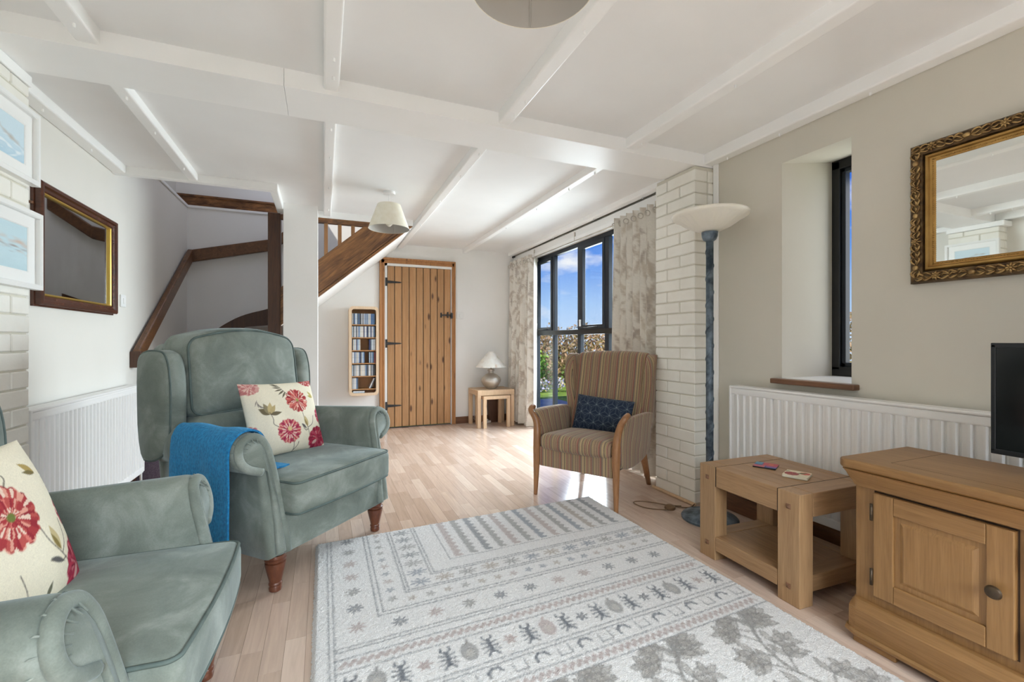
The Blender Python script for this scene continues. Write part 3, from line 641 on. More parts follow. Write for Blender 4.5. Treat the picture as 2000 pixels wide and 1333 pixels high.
# ------------------------------------------------------------------ green wing armchairs
def armchair(label, loc, rz, scale=1.0):
    t = thing('wing_armchair', label, 'armchair', loc, rz, 'green velvet wing armchairs', scale)
    B(-.345, .035, .15, .345, .78, .33).build('base', 'velvet', t, bevel=.02, seg=3)
    # seat cushion with crowned top
    def sc(x, y, z):
        k = 1-(x/.33)**4; j = 1-((y-.28)/.34)**4
        if z > .40: z += .018*max(k, 0)*max(j, 0)
        y -= .018*(1-(x/.32)**2) if y < .1 else 0
        return (x, y, z)
    cu = MB().soft((.318, .31, .072), (0, .275, .389), .032, 10, 4, sc).build('seat_cushion', 'velvet', t, smooth=True)
    pp = [Vector(sc(x, y+.275, .4535)) for x, y in rrpath(.311, .303, .028)]
    MB().tube([p+Vector((0, 0, .0)) for p in pp], .0055, 6, True).build('piping', 'piping', cu, smooth=True)
    pp2 = [Vector((p.x, p.y, .327)) for p in pp]; MB().tube(pp2, .0055, 6, True).build('piping', 'piping', cu, smooth=True)
    prof = [(.292, .16), (.300, .34), (.310, .46), (.316, .55), (.326, .61), (.345, .648)]
    cxs, czs, rs = .405, .592, .082
    prof += [(cxs+rs*math.cos(math.radians(a)), czs+rs*math.sin(math.radians(a))) for a in range(125, -110, -20)]
    prof += [(.384, .505), (.390, .42), (.392, .30), (.392, .16)]
    for s in (-1, 1):
        P = [(s*x, z) for x, z in prof]; n = len(P); sk = [(s*.342, .19), (s*.346, .45), (s*.358, .54), (s*.405, .592)]
        yf = lambda z: .03+.10*(max(z-.2, 0)/.47)**1.2
        secs = []
        for d, off in ((.03, -.002), (.012, .0), (.003, .01), (0, .025)): secs.append([(x, yf(z)+off, z) for (x, z) in shrink(P, sk, d)])
        for f in (.2, .4, .6, .8, 1): secs.append([(s*(abs(x)-.62*f*max(0, abs(x)-.345)), (yf(z)+.025)*(1-f)+.74*f, z-(.02*f if z > .5 else 0)) for x, z in P])
        arm = MB().loft(secs).build('arm', 'velvet', t, smooth=True)
        # facing panel and its padded roll
        secs = [[(x, yf(z)+o, z) for x, z in shrink(P, sk, dd)] for dd, o in ((.030, .004), (.032, -.012), (.040, -.016))]
        MB().loft(secs).build('arm_facing', 'velvet', arm, smooth=True)
        ctr = shrink(P, sk, .017)[:len(prof)-4]; path = chaikin([(x, yf(z)-.004, z) for x, z in ctr], 1, False)
        MB().tube(path, .0175, 10).build('arm_roll', 'velvet', arm, smooth=True)
        # pleats radiating over the scroll
        pl = MB()
        for a in range(-60, 130, 24):
            ar = math.radians(a); pl.tube([(s*(cxs+(rs+.002)*math.cos(ar)), yf(czs)+.024, czs+(rs-.003)*math.sin(ar)), (s*(cxs+(rs+.001)*math.cos(ar)), yf(czs)+.02, czs+(rs)*math.sin(ar)), (s*(cxs+(rs-.04)*math.cos(ar)), yf(czs)-.019, czs+(rs-.04)*math.sin(ar))], [.0008, .0022, .0022], 5)
        pl.build('pleat', 'velvet', arm, smooth=True)
        # wing
        wpoly = chaikin([(.635, .55), (.62, .70), (.622, .88), (.65, .985), (.70, 1.010), (.83, 1.003), (.862, .93), (.845, .50), (.74, .49)], 2)
        wsec = []
        for xx, d in ((.318, .03), (.326, .010), (.345, 0), (.395, 0), (.410, .008), (.416, .022)): wsec.append([(s*xx, y, z) for y, z in inset(wpoly, d)])
        wg = MB().loft(wsec).build('wing', 'velvet', t, smooth=True)
        MB().tube([(s*.401, y, z) for y, z in inset(wpoly, .002)], .0045, 6, True).build('piping', 'piping', wg, smooth=True)
    # back frame and cushions
    def bk(x, y, z): return (x*(1-.08*max(0, z-.7)), y+.14*(z-.5), z+(.055*(1-(x/.34)**2) if z > .85 else 0))
    MB().soft((.335, .075, .36), (0, .78, .66), .05, 8, 3, bk).build('back_frame', 'velvet', t, smooth=True)
    def bc(x, y, z):
        x = x*(1-.06*max(0, z-.75)); bul = .03*(1-(x/.33)**2)*(1-((z-.9)/.24)**2)
        wr = .006*math.sin(x*46+1)*max(0, (z-.98)/.08)
        return (x, y+.14*(z-.5)-(max(bul, 0) if y < .66 else 0)+wr, z+(.065*(1-(x/.335)**2) if z > .9 else .0))
    c1 = MB().soft((.322, .105, .185), (0, .68, .87), .055, 12, 4, bc).build('back_cushion', 'velvet', t, smooth=True)
    pp = [bc(x, .589, z+.87) for x, z in rrpath(.309, .172, .045)]
    MB().tube(pp, .0055, 6, True).build('piping', 'piping', c1, smooth=True)
    def lc(x, y, z):
        bul = .02*(1-(x/.33)**2); return (x, y+.10*(z-.5)-(bul if y < .62 else 0), z)
    c2 = MB().soft((.312, .10, .13), (0, .655, .565), .05, 10, 3, lc).build('lumbar_cushion', 'velvet', t, smooth=True)
    # legs
    for s in (-1, 1):
        g = thing_leg(t, s*.325, .075)
        B(s*.32-.022, .78, 0, s*.32+.022, .825, .17).build('rear_leg', 'leg_mahogany', t, bevel=.006)
    return t
def thing_leg(t, x, y):
    prof = [(.016, 0), (.021, .004), (.023, .016), (.020, .026), (.0235, .030), (.0235, .036), (.021, .040), (.030, .085), (.036, .115), (.036, .122), (.031, .125), (.037, .130), (.038, .138), (.034, .142), (.034, .155)]
    def fl(a, z): return 1+(.035*abs(math.cos(a*9))-.02 if .042 < z < .118 else 0)
    o = MB().lathe([(r*1.12, z) for r, z in prof], 54, (0, 0, 0), fl).build('leg', 'leg_mahogany', t, auto=35); o.location = (x, y, 0); return o
far = armchair('green velvet wing armchair with a blue throw over its arm, facing the rug', (.092, 2.332, 0), math.radians(46.1))
near = armchair('green velvet wing armchair nearest the camera, cut by the left edge', (-.282, 1.37, 0), math.radians(88.0), .92)

# ------------------------------------------------------------------ scatter cushions
def pillow(name, n, w, h, T, fn, pinch=.06):
    u = np.linspace(-1, 1, n); U, V = np.meshgrid(u, u*1.0, indexing='ij')
    px = w/2*U*(1-pinch*(1-V**2)*np.abs(U)**2*.8); py = h/2*V*(1-pinch*(1-U**2)*np.abs(V)**2*.8)
    prof = np.clip((1-np.abs(U)**2.6), 0, 1)*np.clip((1-np.abs(V)**2.6), 0, 1); z = T/2*prof**.55
    wr = .0035*np.sin(7*U+3*V)*prof
    front = np.stack([px, py, z+wr], -1); back = np.stack([px, py, -z+wr], -1)
    vs = np.concatenate([front.reshape(-1, 3), back.reshape(-1, 3)]); ii = np.arange(n*n).reshape(n, n)
    f1 = np.stack([ii[:-1, :-1], ii[1:, :-1], ii[1:, 1:], ii[:-1, 1:]], -1).reshape(-1, 4); f2 = f1[:, ::-1]+n*n
    me = bpy.data.meshes.new(name); me.from_pydata(vs.tolist(), [], np.concatenate([f1, f2]).tolist()); me.update()
    C = Canvas(u*.5, u*.5*(h/w), (1, 1, 1), 0); fn(C)
    setcol(me, np.concatenate([C.C.reshape(-1, 3), C.C.reshape(-1, 3)])); me.polygons.foreach_set('use_smooth', [True]*len(me.polygons)); return me
CR = S(236, 228, 206); RED = [S(166, 58, 62), S(186, 84, 78), S(222, 158, 140), S(232, 204, 186), S(150, 44, 54), S(214, 120, 110)]
MAG = [S(160, 44, 72), S(182, 72, 94), S(142, 38, 62), S(206, 126, 132), S(190, 60, 84)]
PINK = [S(214, 164, 156), S(200, 132, 128), S(226, 192, 180), S(190, 118, 118)]
def stem(C, pts, col=S(92, 82, 74), w=.008): C.path(chaikin(pts, 2, False), w, col, .9)
def floralA(C):
    C.C[:] = CR[:3]; C.C *= 1+rng.normal(0, .025, C.X.shape)[..., None]
    stem(C, [(.16, .0), (.17, -.1), (.20, -.2), (.23, -.36)]); stem(C, [(.2, -.2), (.30, -.16), (.34, -.05)]); stem(C, [(.12, -.15), (.16, -.24), (.2, -.22)])
    C.leaf((.2, -.19), 1.7, .15, .035, S(196, 178, 130)); C.leaf((.2, -.19), 1.9, .12, .018, S(150, 130, 84)); C.leaf((.12, -.14), -.9, .1, .016, S(96, 92, 92))
    C.flower((.13, .17), .165, RED, 16, 3); C.ell((.13, .17), .022, .022, 0, S(150, 150, 80))
    C.flower((-.06, -.21), .165, MAG+RED[2:4], 14, 5, .95, -.3); C.ell((-.05, -.18), .03, .03, 0, S(214, 190, 140))
    stem(C, [(-.02, -.3), (.0, -.4), (.0, -.5)]); stem(C, [(.0, -.45), (.05, -.4), (.06, -.36)])
    C.flower((.36, -.34), .17, MAG, 12, 8, .85, .5); C.ell((.30, -.39), .04, .02, .5, S(226, 190, 180), .8)
    for a, l, w, c in ((2.5, .15, .045, S(120, 108, 82)), (1.9, .16, .04, S(150, 138, 108)), (1.35, .16, .04, S(196, 176, 128)), (.9, .15, .035, S(186, 166, 120)), (.1, .16, .03, S(112, 100, 76))): C.leaf((-.27, .02), a, l, w, c)
    stem(C, [(-.27, .05), (-.24, -.04), (-.26, -.1), (-.2, -.14)])
    C.flower((-.41, .40), .13, PINK, 12, 11, .8, .3); C.flower((.40, .46), .12, PINK+RED[:2], 12, 13, .8)
    for k in range(6): C.leaf((-.06+.012*k, .40-.02*k), 2.3+.35*k, .11, .014, S(104, 96, 78))
    stem(C, [(-.06, .42), (-.02, .3), (.02, .26)]); C.leaf((.42, .20), 2.3, .12, .025, S(196, 180, 110)); C.leaf((.42, .20), 2.9, .1, .02, S(182, 166, 96))
    C.flower((.49, -.05), .1, MAG, 10, 17, 1.2); C.flower((-.50, -.2), .09, PINK+MAG, 10, 19, 1.4)
    for k in range(5): C.leaf((-.38, .22-.02*k), -2+.4*k, .08, .006, S(120, 110, 104))
    C.leaf((.2, .46), .2, .15, .02, S(150, 136, 92))
def floralB(C):
    C.C[:] = CR[:3]; C.C *= 1+rng.normal(0, .025, C.X.shape)[..., None]
    stem(C, [(.12, -.02), (.15, -.12), (.23, -.22), (.3, -.32)]); stem(C, [(.23, -.22), (.33, -.15), (.36, -.03)]); stem(C, [(.12, -.22), (.2, -.27), (.26, -.25)])
    C.leaf((.23, -.2), 1.75, .17, .045, S(204, 186, 140)); C.leaf((.23, -.2), 1.95, .13, .022, S(140, 122, 70)); C.leaf((.12, -.21), -.5, .13, .02, S(96, 94, 92))
    C.flower((-.02, .10), .19, RED, 15, 23); C.ell((-.02, .10), .025, .025, 0, S(110, 120, 60))
    C.flower((.40, -.33), .19, MAG, 12, 29, .75, .9); C.ell((.37, -.38), .05, .02, .9, S(230, 190, 186), .8)
    C.flower((.0, .47), .11, RED, 12, 31, .7); stem(C, [(.05, .38), (.1, .32), (.04, .27)])
    C.leaf((.35, .28), 2.4, .13, .03, S(176, 152, 92)); C.leaf((.35, .28), 2.9, .11, .02, S(120, 108, 70)); C.flower((.47, .0), .09, MAG+PINK, 10, 33, 1.3)
    C.flower((-.42, -.3), .16, MAG, 12, 37); stem(C, [(-.1, -.2), (-.08, -.35), (-.14, -.5)]); C.flower((-.42, .36), .13, PINK, 12, 39); C.leaf((.06, -.42), 1, .1, .02, S(110, 108, 90))
def place(name, me, mat, label, cat, loc, X, Y, group=None):   # X, Y: directions of the pillow's width and height
    o = bpy.data.objects.new(name, me); COL.objects.link(o); me.materials.append(M[mat]); X = Vector(X).normalized(); Y = Vector(Y); Y = (Y-X*Y.dot(X)).normalized(); Zv = X.cross(Y)
    o.matrix_world = Matrix(((X.x, Y.x, Zv.x, loc[0]), (X.y, Y.y, Zv.y, loc[1]), (X.z, Y.z, Zv.z, loc[2]), (0, 0, 0, 1))); return tag(o, label, cat, group)
def loc2w(o_loc, rz, sc, p):
    c, s_ = math.cos(rz), math.sin(rz); return (o_loc[0]+sc*(c*p[0]-s_*p[1]), o_loc[1]+sc*(s_*p[0]+c*p[1]), o_loc[2]+sc*p[2])
def dirw(rz, d): c, s_ = math.cos(rz), math.sin(rz); return (c*d[0]-s_*d[1], s_*d[0]+c*d[1], d[2])
fa = math.radians(46.1); na = math.radians(88)
place('scatter_cushion', pillow('scatter_cushion', 160, .415, .385, .13, floralA), 'floral', 'cream floral scatter cushion leaning on the back of the armchair with the blue throw', 'cushion', loc2w((.092, 2.332, 0), fa, 1, (.03, .425, .652)), dirw(fa, (1, -.10, -.035)), dirw(fa, (-.05, .40, 1)), 'floral cushions')
place('scatter_cushion', pillow('scatter_cushion', 150, .42, .42, .13, floralB), 'floral', 'cream floral scatter cushion on the nearest armchair, cut by the left edge', 'cushion', loc2w((-.282, 1.37, 0), na, .92, (-.005, .445, .645)), dirw(na, (1, -.06, .0)), dirw(na, (-.10, .36, 1)), 'floral cushions')

# blue throw over the far chair's arm
def throw():
    prof = [(-.16, .482), (-.24, .488), (-.285, .50), (-.300, .53), (-.306, .59), (-.325, .645), (-.355, .678), (-.405, .690), (-.455, .678), (-.492, .64), (-.502, .59), (-.50, .52), (-.502, .42), (-.506, .32), (-.508, .22), (-.512, .13)]
    prof = chaikin(prof, 2, False); n = len(prof); secs = []; m = 26; top = []; 
    for i in range(m):
        f = i/(m-1)
        row = []
        for k, (x, z) in enumerate(prof):
            g = k/(n-1); y0 = .135-.045*max(0, g-.45); y1 = .57+.03*max(0, g-.4)-.0*g; y = y0+(y1-y0)*f
            if g < .3: y = y+(.04-.10*f)*(1-g/.3)
            wv = .006*math.sin(f*19+g*3)*max(0, (g-.6)/.4); ta = max(0, (y-.14)/.6)*.62*max(0, -x-.345); row.append((x+ta-wv-(.006*math.sin(f*9) if g > .7 else 0), y, z+(.004*math.sin(f*11) if .35 < g < .6 else 0)))
        secs.append(row)
    P = np.array(secs); nn = np.zeros_like(P); du = np.gradient(P, axis=0); dv = np.gradient(P, axis=1); nn = np.cross(du, dv); nn /= np.linalg.norm(nn, axis=2, keepdims=True)+1e-9
    Q = P-nn*.008; secs2 = []
    for i in range(m): secs2.append([tuple(p) for p in P[i]]+[tuple(p) for p in Q[i][::-1]])
    o = MB().loft(secs2).build('throw_blanket', 'throw', None, smooth=True, auto=60)
    o.location = (.092, 2.332, 0); o.rotation_euler = (0, 0, fa); return tag(o, 'bright blue knitted throw draped over the arm of the far green armchair', 'blanket')
throw()

# ------------------------------------------------------------------ striped wing chair
def uvset(o, fn):
    me = o.data; uv = me.uv_layers.new(name='UVMap')
    for l in me.loops:
        c = me.vertices[l.vertex_index].co; uv.data[l.index].uv = fn(c)
    return o
sa_ = math.radians(-58.3)
sc_ = thing('wing_chair', 'striped brown and tan wing chair with wooden arms and legs by the window', 'armchair', (1.50, 2.575, 0), sa_)
ux = lambda c: (c.x+1, c.z); uy = lambda c: (c.y+abs(c.x)+1, c.z)
def seatf(x, y, z):
    k = max(0, 1-(x/.27)**4)*max(0, 1-((y-.24)/.28)**4)
    if z > .36: z += .02*k
    return (x, y-(.02*(1-(x/.27)**2) if y < .05 else 0), z-.05*(y-.0))
uvset(MB().soft((.262, .27, .05), (0, .255, .365), .04, 10, 4, seatf).build('seat_cushion', 'stripe', sc_, smooth=True), ux)
uvset(B(-.265, .0, .20, .265, .035, .335).build('front_panel', 'stripe', sc_, bevel=.008), ux)
uvset(B(-.265, .035, .22, .265, .54, .30).build('seat_base', 'stripe', sc_, bevel=.008), ux)
def backf(x, y, z):
    y = y+.25*(z-.36); x = x*(1+.14*(z-.36)); y -= .022*max(0, 1-((z-.46)/.14)**2)*(1 if y < .62 else 0); return (x, y+.05*(x/.3)**2*(-1), z+(.015*(1-(x/.3)**2) if z > .85 else 0))
uvset(MB().soft((.272, .055, .32), (0, .535, .64), .045, 10, 4, backf).build('backrest', 'stripe', sc_, smooth=True), ux)
for s in (-1, 1):
    wpoly = chaikin([(.50, .50), (.505, .60), (.495, .70), (.50, .82), (.525, .915), (.57, .955), (.625, .955), (.665, .90), (.64, .60), (.60, .46), (.52, .44)], 2)
    secs = []
    for xx, d in ((.256, .007), (.260, .003), (.266, 0), (.310, 0), (.320, .003), (.324, .007)):
        secs.append([(s*(xx+.05*max(0, z-.55)+.10*max(0, .66-y)*max(0, z-.5)/.4), y, z) for y, z in inset(wpoly, d)])
    wo_ = MB().loft(secs).build('wing', 'stripe', sc_, smooth=True); npt = len(secs[0]); uvl = wo_.data.uv_layers.new(name='UVMap')
    for l in wo_.data.loops: q = wo_.data.vertices[l.vertex_index].co; uvl.data[l.index].uv = (1+q.y+(0, .006, .016, .056, .066, .07)[l.vertex_index//npt], q.z)
    # upholstered arm side and its padded top
    ap = chaikin([(.03, .22), (.02, .40), (.035, .50), (.02, .555), (.06, .575), (.30, .57), (.52, .56), (.56, .50), (.56, .24)], 2)
    secs = [[(s*(xx+(.045*max(0, (z-.40)/.17)**1.6)), y, z) for y, z in inset(ap, d)] for xx, d in ((.268, .014), (.274, .004), (.28, 0), (.305, 0), (.312, .004), (.315, .012))]
    uvset(MB().loft(secs).build('arm', 'stripe', sc_, smooth=True), uy)
    # show-wood facing: leg that sweeps up into the arm
    pts = [(.292, -.004, .0), (.290, .0, .10), (.288, .004, .24), (.287, .006, .36), (.289, .012, .43), (.298, .02, .49), (.318, .012, .54), (.338, .004, .566), (.345, .02, .585), (.345, .055, .59)]
    pts = chaikin([(s*a, b, c) for a, b, c in pts], 2, False); rad = []
    for p in pts: z = p[2]; rad.append(.014+.012*min(z/.3, 1) if z < .42 else .026-.007*min(1, (z-.42)/.15))
    MB().tube(pts, rad, 10).build('front_leg', 'showwood', sc_, smooth=True)
    pts = [(s*.255, .56, .26), (s*.258, .58, .20), (s*.262, .62, .10), (s*.266, .66, 0)]
    MB().tube(chaikin(pts, 2, False), [.026]*3+[.024]*3+[.02]*20, 8).build('rear_leg', 'showwood', sc_, smooth=True) if False else MB().tube(pts, [.027, .026, .022, .017], 8).build('rear_leg', 'showwood', sc_, smooth=True)
def navyf(C):
    C.C[:] = S(34, 46, 66)[:3]; C.C *= 1+rng.normal(0, .06, C.X.shape)[..., None]; lc = S(118, 128, 136); a = .17
    for i in range(-6, 7):
        for j in range(-4, 5):
            c = (i*a+(a/2 if j % 2 else 0), j*a*.866)
            for k in range(6):
                th = k*PI/3+PI/6; p = (c[0]+a*.577*math.cos(th), c[1]+a*.577*math.sin(th)); C.line(c, p, .006, lc, .55)
                if k % 2: 
                    th2 = k*PI/3; C.path(chaikin([c, (c[0]+.06*math.cos(th2+.35), c[1]+.06*math.sin(th2+.35)), (c[0]+a*math.cos(th2), c[1]+a*math.sin(th2))], 1, False), .005, lc, .4)
            C.ell(c, .008, .008, 0, S(150, 160, 160), .7)
place('lumbar_pillow', pillow('lumbar_pillow', 130, .44, .26, .11, navyf, .04), 'navy', 'navy rectangular cushion with a pale line pattern on the striped chair', 'cushion', loc2w((1.50, 2.575, 0), sa_, 1, (.015, .405, .515)), dirw(sa_, (1, 0, -.06)), dirw(sa_, (.06, .32, 1)))

# ------------------------------------------------------------------ floor lamp
fl_ = thing('floor_lamp', 'tall blue metal uplighter floor lamp with a fluted glass bowl beside the brick pier', 'lamp', (2.10, 2.03, 0))
MB().lathe([(.155, 0), (.158, .012), (.15, .022), (.11, .034), (.06, .044), (.03, .055), (.022, .075)], 40).build('base', 'verdigris', fl_, auto=40)
MB().lathe([(.0195, .06), (.0195, 1.64)], 20, (0, 0, 0), lambda a, z: 1+.08*math.cos(10*a)).build('pole', 'verdigris', fl_, smooth=True)
MB().tube([(.0215*math.cos(k*.3), .0215*math.sin(k*.3), .1+k*.0075) for k in range(200)], .003, 6).build('vine', 'verdigris', fl_, smooth=True)
MB().lathe([(.02, 1.635), (.036, 1.645), (.044, 1.665), (.046, 1.69), (.03, 1.692)], 28).build('collar', 'verdigris', fl_, auto=40)
bp = [(.035, 1.69), (.075, 1.705), (.125, 1.735), (.165, 1.77), (.185, 1.79), (.205, 1.80), (.221, 1.812), (.226, 1.83), (.221, 1.838), (.208, 1.83), (.18, 1.81), (.12, 1.755), (.03, 1.71)]
bp = [(r*.945, 1.69+(z-1.69)*.74) for r, z in bp]
MB().lathe(bp, 112, (0, 0, 0), lambda a, z: 1+(.022*math.cos(28*a) if 1.695 < z < 1.772 else 0)).build('glass_bowl', 'bowl', fl_, smooth=True)
# its flex, with an inline foot switch
c = thing('power_flex', 'thin brown flex with a round foot switch looped on the floor by the pier', 'cable', (2.0, 2.25, 0))
pts = chaikin([(.10, -.10, .05), (.12, -.05, .006), (.05, .0, .006), (-.06, .16, .006), (-.16, .19, .006), (-.15, .05, .006), (-.02, -.03, .006), (.02, .04, .006), (.09, .0, .006)], 3, False)
MB().tube(pts, .0035, 6).build('flex', 'cable', c, smooth=True)
MB().lathe([(.03, 0), (.033, .006), (.031, .018), (.02, .026), (.008, .028)], 20).build('foot_switch', 'cable', c, auto=40, loc=(.0, .0, 0))

# ------------------------------------------------------------------ oak side table
tb = thing('side_table', 'chunky oak side table with a lower shelf standing before the radiator', 'table', (1.715, 1.21, 0), math.radians(-1.5))
TW, TD, TH = .525, .455, .447   # along y, along x
for (x, y) in ((0, 0), (0, TW-.098), (TD-.075, 0), (TD-.075, TW-.098)):
    lg = B(0, 0, 0, .075, .0965, TH).build('leg', 'oakdkz', tb, bevel=.003, loc=(x, y, 0))
    if x == 0:
        for z in (TH-.058, .072): MB().loft([[(.004, .038+w, z+h) for w, h in ((0, -.010), (.02, -.010), (.02, .010), (0, .010))], [(-.001, .038+w, z+h) for w, h in ((0, -.010), (.02, -.010), (.02, .010), (0, .010))], [(-.008, .048+w, z+h) for w, h in ((-.002, -.002), (.002, -.002), (.002, .002), (-.002, .002))]]).build('peg', 'skirt', lg)  # pegs are the same oak, the darker colour paints their shading
for y in (0, TW-.098):
    B(.076, y+.0, TH-.095, TD-.076, y+.0965, TH).build('end_rail', 'oakdkx', tb, bevel=.003)
B(.004, .1, TH-.095, .055, TW-.1, TH).build('apron', 'oakdk', tb, bevel=.002); B(TD-.055, .1, TH-.095, TD-.004, TW-.1, TH).build('apron', 'oakdk', tb, bevel=.002)
B(.05, .09, TH-.05, TD-.05, TW-.09, TH-.031).build('core', 'oakshadow', tb)
for k in range(3):
    x0 = .056+k*(TD-.112)/3; B(x0+.0008, .1, TH-.03, x0+(TD-.112)/3-.0008, TW-.1, TH-.0005).build('top_board', 'oakdk', tb, bevel=.0012)
for y in (.0965, TW-.1): B(.002, y, TH-.094, TD-.002, y+.0035, TH-.0006).build('joint', 'oakshadow', tb)
B(.0, .099, .048, .06, TW-.099, .114).build('shelf_rail', 'oakdk', tb, bevel=.003); B(TD-.06, .099, .048, TD, TW-.099, .114).build('shelf_rail', 'oakdk', tb, bevel=.003)
for y in (.012, TW-.086): B(.076, y, .048, TD-.076, y+.074, .114).build('shelf_rail', 'oakdkx', tb, bevel=.003)
for k in range(3):
    x0 = .061+k*(TD-.122)/3; B(x0+.0006, .0865, .085, x0+(TD-.122)/3-.0006, TW-.0865, .112).build('shelf_board', 'oakdk', tb, bevel=.0012)
def slab(name, label, cat, loc, rz, w, d, h, fn, rim=None, rad=.01):
    n = 60; u = np.linspace(-.5, .5, n); C = Canvas(u*w, u*d, (1, 1, 1)); fn(C)
    t = thing(name, label, cat, loc, rz)
    U, V = np.meshgrid(u*w, u*d, indexing='ij'); P = np.stack([U*.985, V*.985, np.full_like(U, h+.0004)], -1)
    ed = MB().soft((w/2, d/2, h/2), (0, 0, h/2), min(rad, h/2*.9), 4, 3); ed.build('body', rim or 'tv', t, smooth=True)
    me = gridmesh('printed_top', P); setcol(me, C.C); o = bpy.data.objects.new('printed_top', me); COL.objects.link(o); me.materials.append(M['printcol']); o.parent = t; return t
def cA(C):
    C.C[:] = S(70, 96, 150)[:3]; C.put(((C.X > -.01) & (C.Y < .015)).astype(float), S(190, 84, 96)); C.put(((C.X < -.012) & (C.Y > -.0)).astype(float), S(196, 110, 120)); C.put(((C.X > .005) & (C.Y > .018)).astype(float), S(92, 150, 176)); C.put(((np.abs(C.X+.02) < .012) & (C.Y < -.005)).astype(float), S(160, 90, 150)); C.put(((np.abs(C.X-.02) < .01) & (np.abs(C.Y+.02) < .01)).astype(float), S(206, 120, 90))
def cB(C):
    C.C[:] = S(232, 222, 196)[:3]; C.flower((-.012, .018), .03, [S(158, 62, 62), S(182, 88, 82), S(120, 60, 64)], 10, 3); C.flower((.018, -.028), .022, [S(190, 74, 70), S(206, 110, 96)], 8, 4); C.leaf((.0, .0), -.8, .05, .008, S(70, 110, 60)); C.leaf((.03, .03), 2, .03, .006, S(90, 120, 70))
slab('coaster', 'square blue and pink printed coaster at the back of the side table', 'coaster', (1.965, 1.555, .4465), .5, .098, .098, .006, cA)
slab('coaster', 'thick cream coaster with a red flower print on the side table', 'coaster', (1.945, 1.385, .4465), .42, .098, .098, .013, cB, 'shade', .005)

# ------------------------------------------------------------------ television cabinet
cb = thing('television_cabinet', 'light oak television cabinet with panelled doors and moulded plinth', 'cabinet', (1.73, 0, 0))
y0, y1 = -.10, 1.04; D = .40
B(.018, y0+.012, .03, D, y1-.012, .58).build('carcass', 'oakz', cb, bevel=.004)
def ring(poly, y0, y1, x1, mat, name):   # moulding: profile (out, z) swept round front and both ends
    mb = MB(); secs = []
    cc = .022
    for (cx, cy, dx, dy) in ((x1, y1, 0, 1), (cc, y1, 0, 1), (cc*.3, y1-cc*.3, -.72, .72), (0, y1-cc, -1, 0), (0, y0+cc, -1, 0), (cc*.3, y0+cc*.3, -.72, -.72), (cc, y0, 0, -1), (x1, y0, 0, -1)):
        secs.append([(cx+dx*o, cy+dy*o, z) for o, z in poly])
    mb.loft(secs); return mb.build(name, mat, cb, auto=35)
ring([(-.02, .148), (.003, .148), (.006, .140), (.012, .134), (.015, .122), (.019, .118), (.020, .046), (-.02, .046)], y0+.012, y1-.012, D, 'oak', 'plinth')
ring([(-.02, .046), (.024, .046), (.030, .040), (.031, .033), (.027, .028), (-.02, .028)], y0+.012, y1-.012, D, 'oak', 'plinth_bead')
ring([(-.02, .545), (.004, .545), (.008, .556), (.016, .566), (.028, .588), (.038, .600), (-.02, .600)], y0+.012, y1-.012, D, 'oak', 'cornice')
for y in (y1-.15, y0+.03): B(-.012, y, 0, .10, y+.13, .031).build('foot', 'oak', cb, bevel=.004)
tp = MB().prism(chaikin([(D+.004, y0-.028), (-.004, y0-.028), (-.024, y0-.006), (-.024, y1+.006), (-.004, y1+.028), (D+.004, y1+.028)], 0), 'z', .600, .634); tp.build('top', 'oak', cb, bevel=.008, seg=3)
B(.058, y0+.10, .633, .0592, y1-.1, .6343).build('top_joint', 'oakshadow', cb); B(.058, y1-.1012, .633, D, y1-.1, .6343).build('top_joint', 'oakshadow', cb)
for (ya, yb) in ((.615, .966), (.235, .585), (-.02, .2)):
    dr = MB()
    za, zb, w = .178, .535, .062
    d = thing_part = bpy.data.objects.new('door', B(.008, ya+.0025, za+.0025, .018, yb-.0025, zb-.0025).mesh('door')); COL.objects.link(d); d.parent = cb; d.data.materials.append(M['oakz'])
    for q, mm in (((0, ya+.003, za+.003, .016, ya+w, zb-.003), 'oakz'), ((0, yb-w, za+.003, .016, yb-.003, zb-.003), 'oakz'), ((0, ya+w, za+.003, .016, yb-w, za+w), 'oak'), ((0, ya+w, zb-w, .016, yb-w, zb-.003), 'oak')):
        B(*q).build('door_stile' if mm == 'oakz' else 'door_rail', mm, d, bevel=.003)
    yA, yB, zA, zB = ya+w, yb-w, za+w, zb-w; secs = []
    for ins_, x in ((0, .012), (.008, .013), (.026, .003), (.03, .002)): secs.append([(x, yA+ins_, zA+ins_), (x, yB-ins_, zA+ins_), (x, yB-ins_, zB-ins_), (x, yA+ins_, zB-ins_)])
    MB().loft(secs).build('raised_panel', 'oakz', d)
    B(.0165, ya-.001, za-.001, .0185, yb+.001, zb+.001).build('gap', 'oakshadow', d)
    kb = MB().lathe([(.006, 0), (.007, .012), (.016, .016), (.019, .022), (.016, .028), (.008, .031)], 20); ko = kb.build('knob', 'bronzedk', d, auto=40); ko.rotation_euler = (0, -PI/2, 0); ko.location = (0, ya+.038, .355)
    for zz in (.245, .465): MB().lathe([(.0045, -.028), (.0045, .028)], 8, (-.002, yb+.001, zz)).build('hinge', 'bronzedk', d, smooth=True)

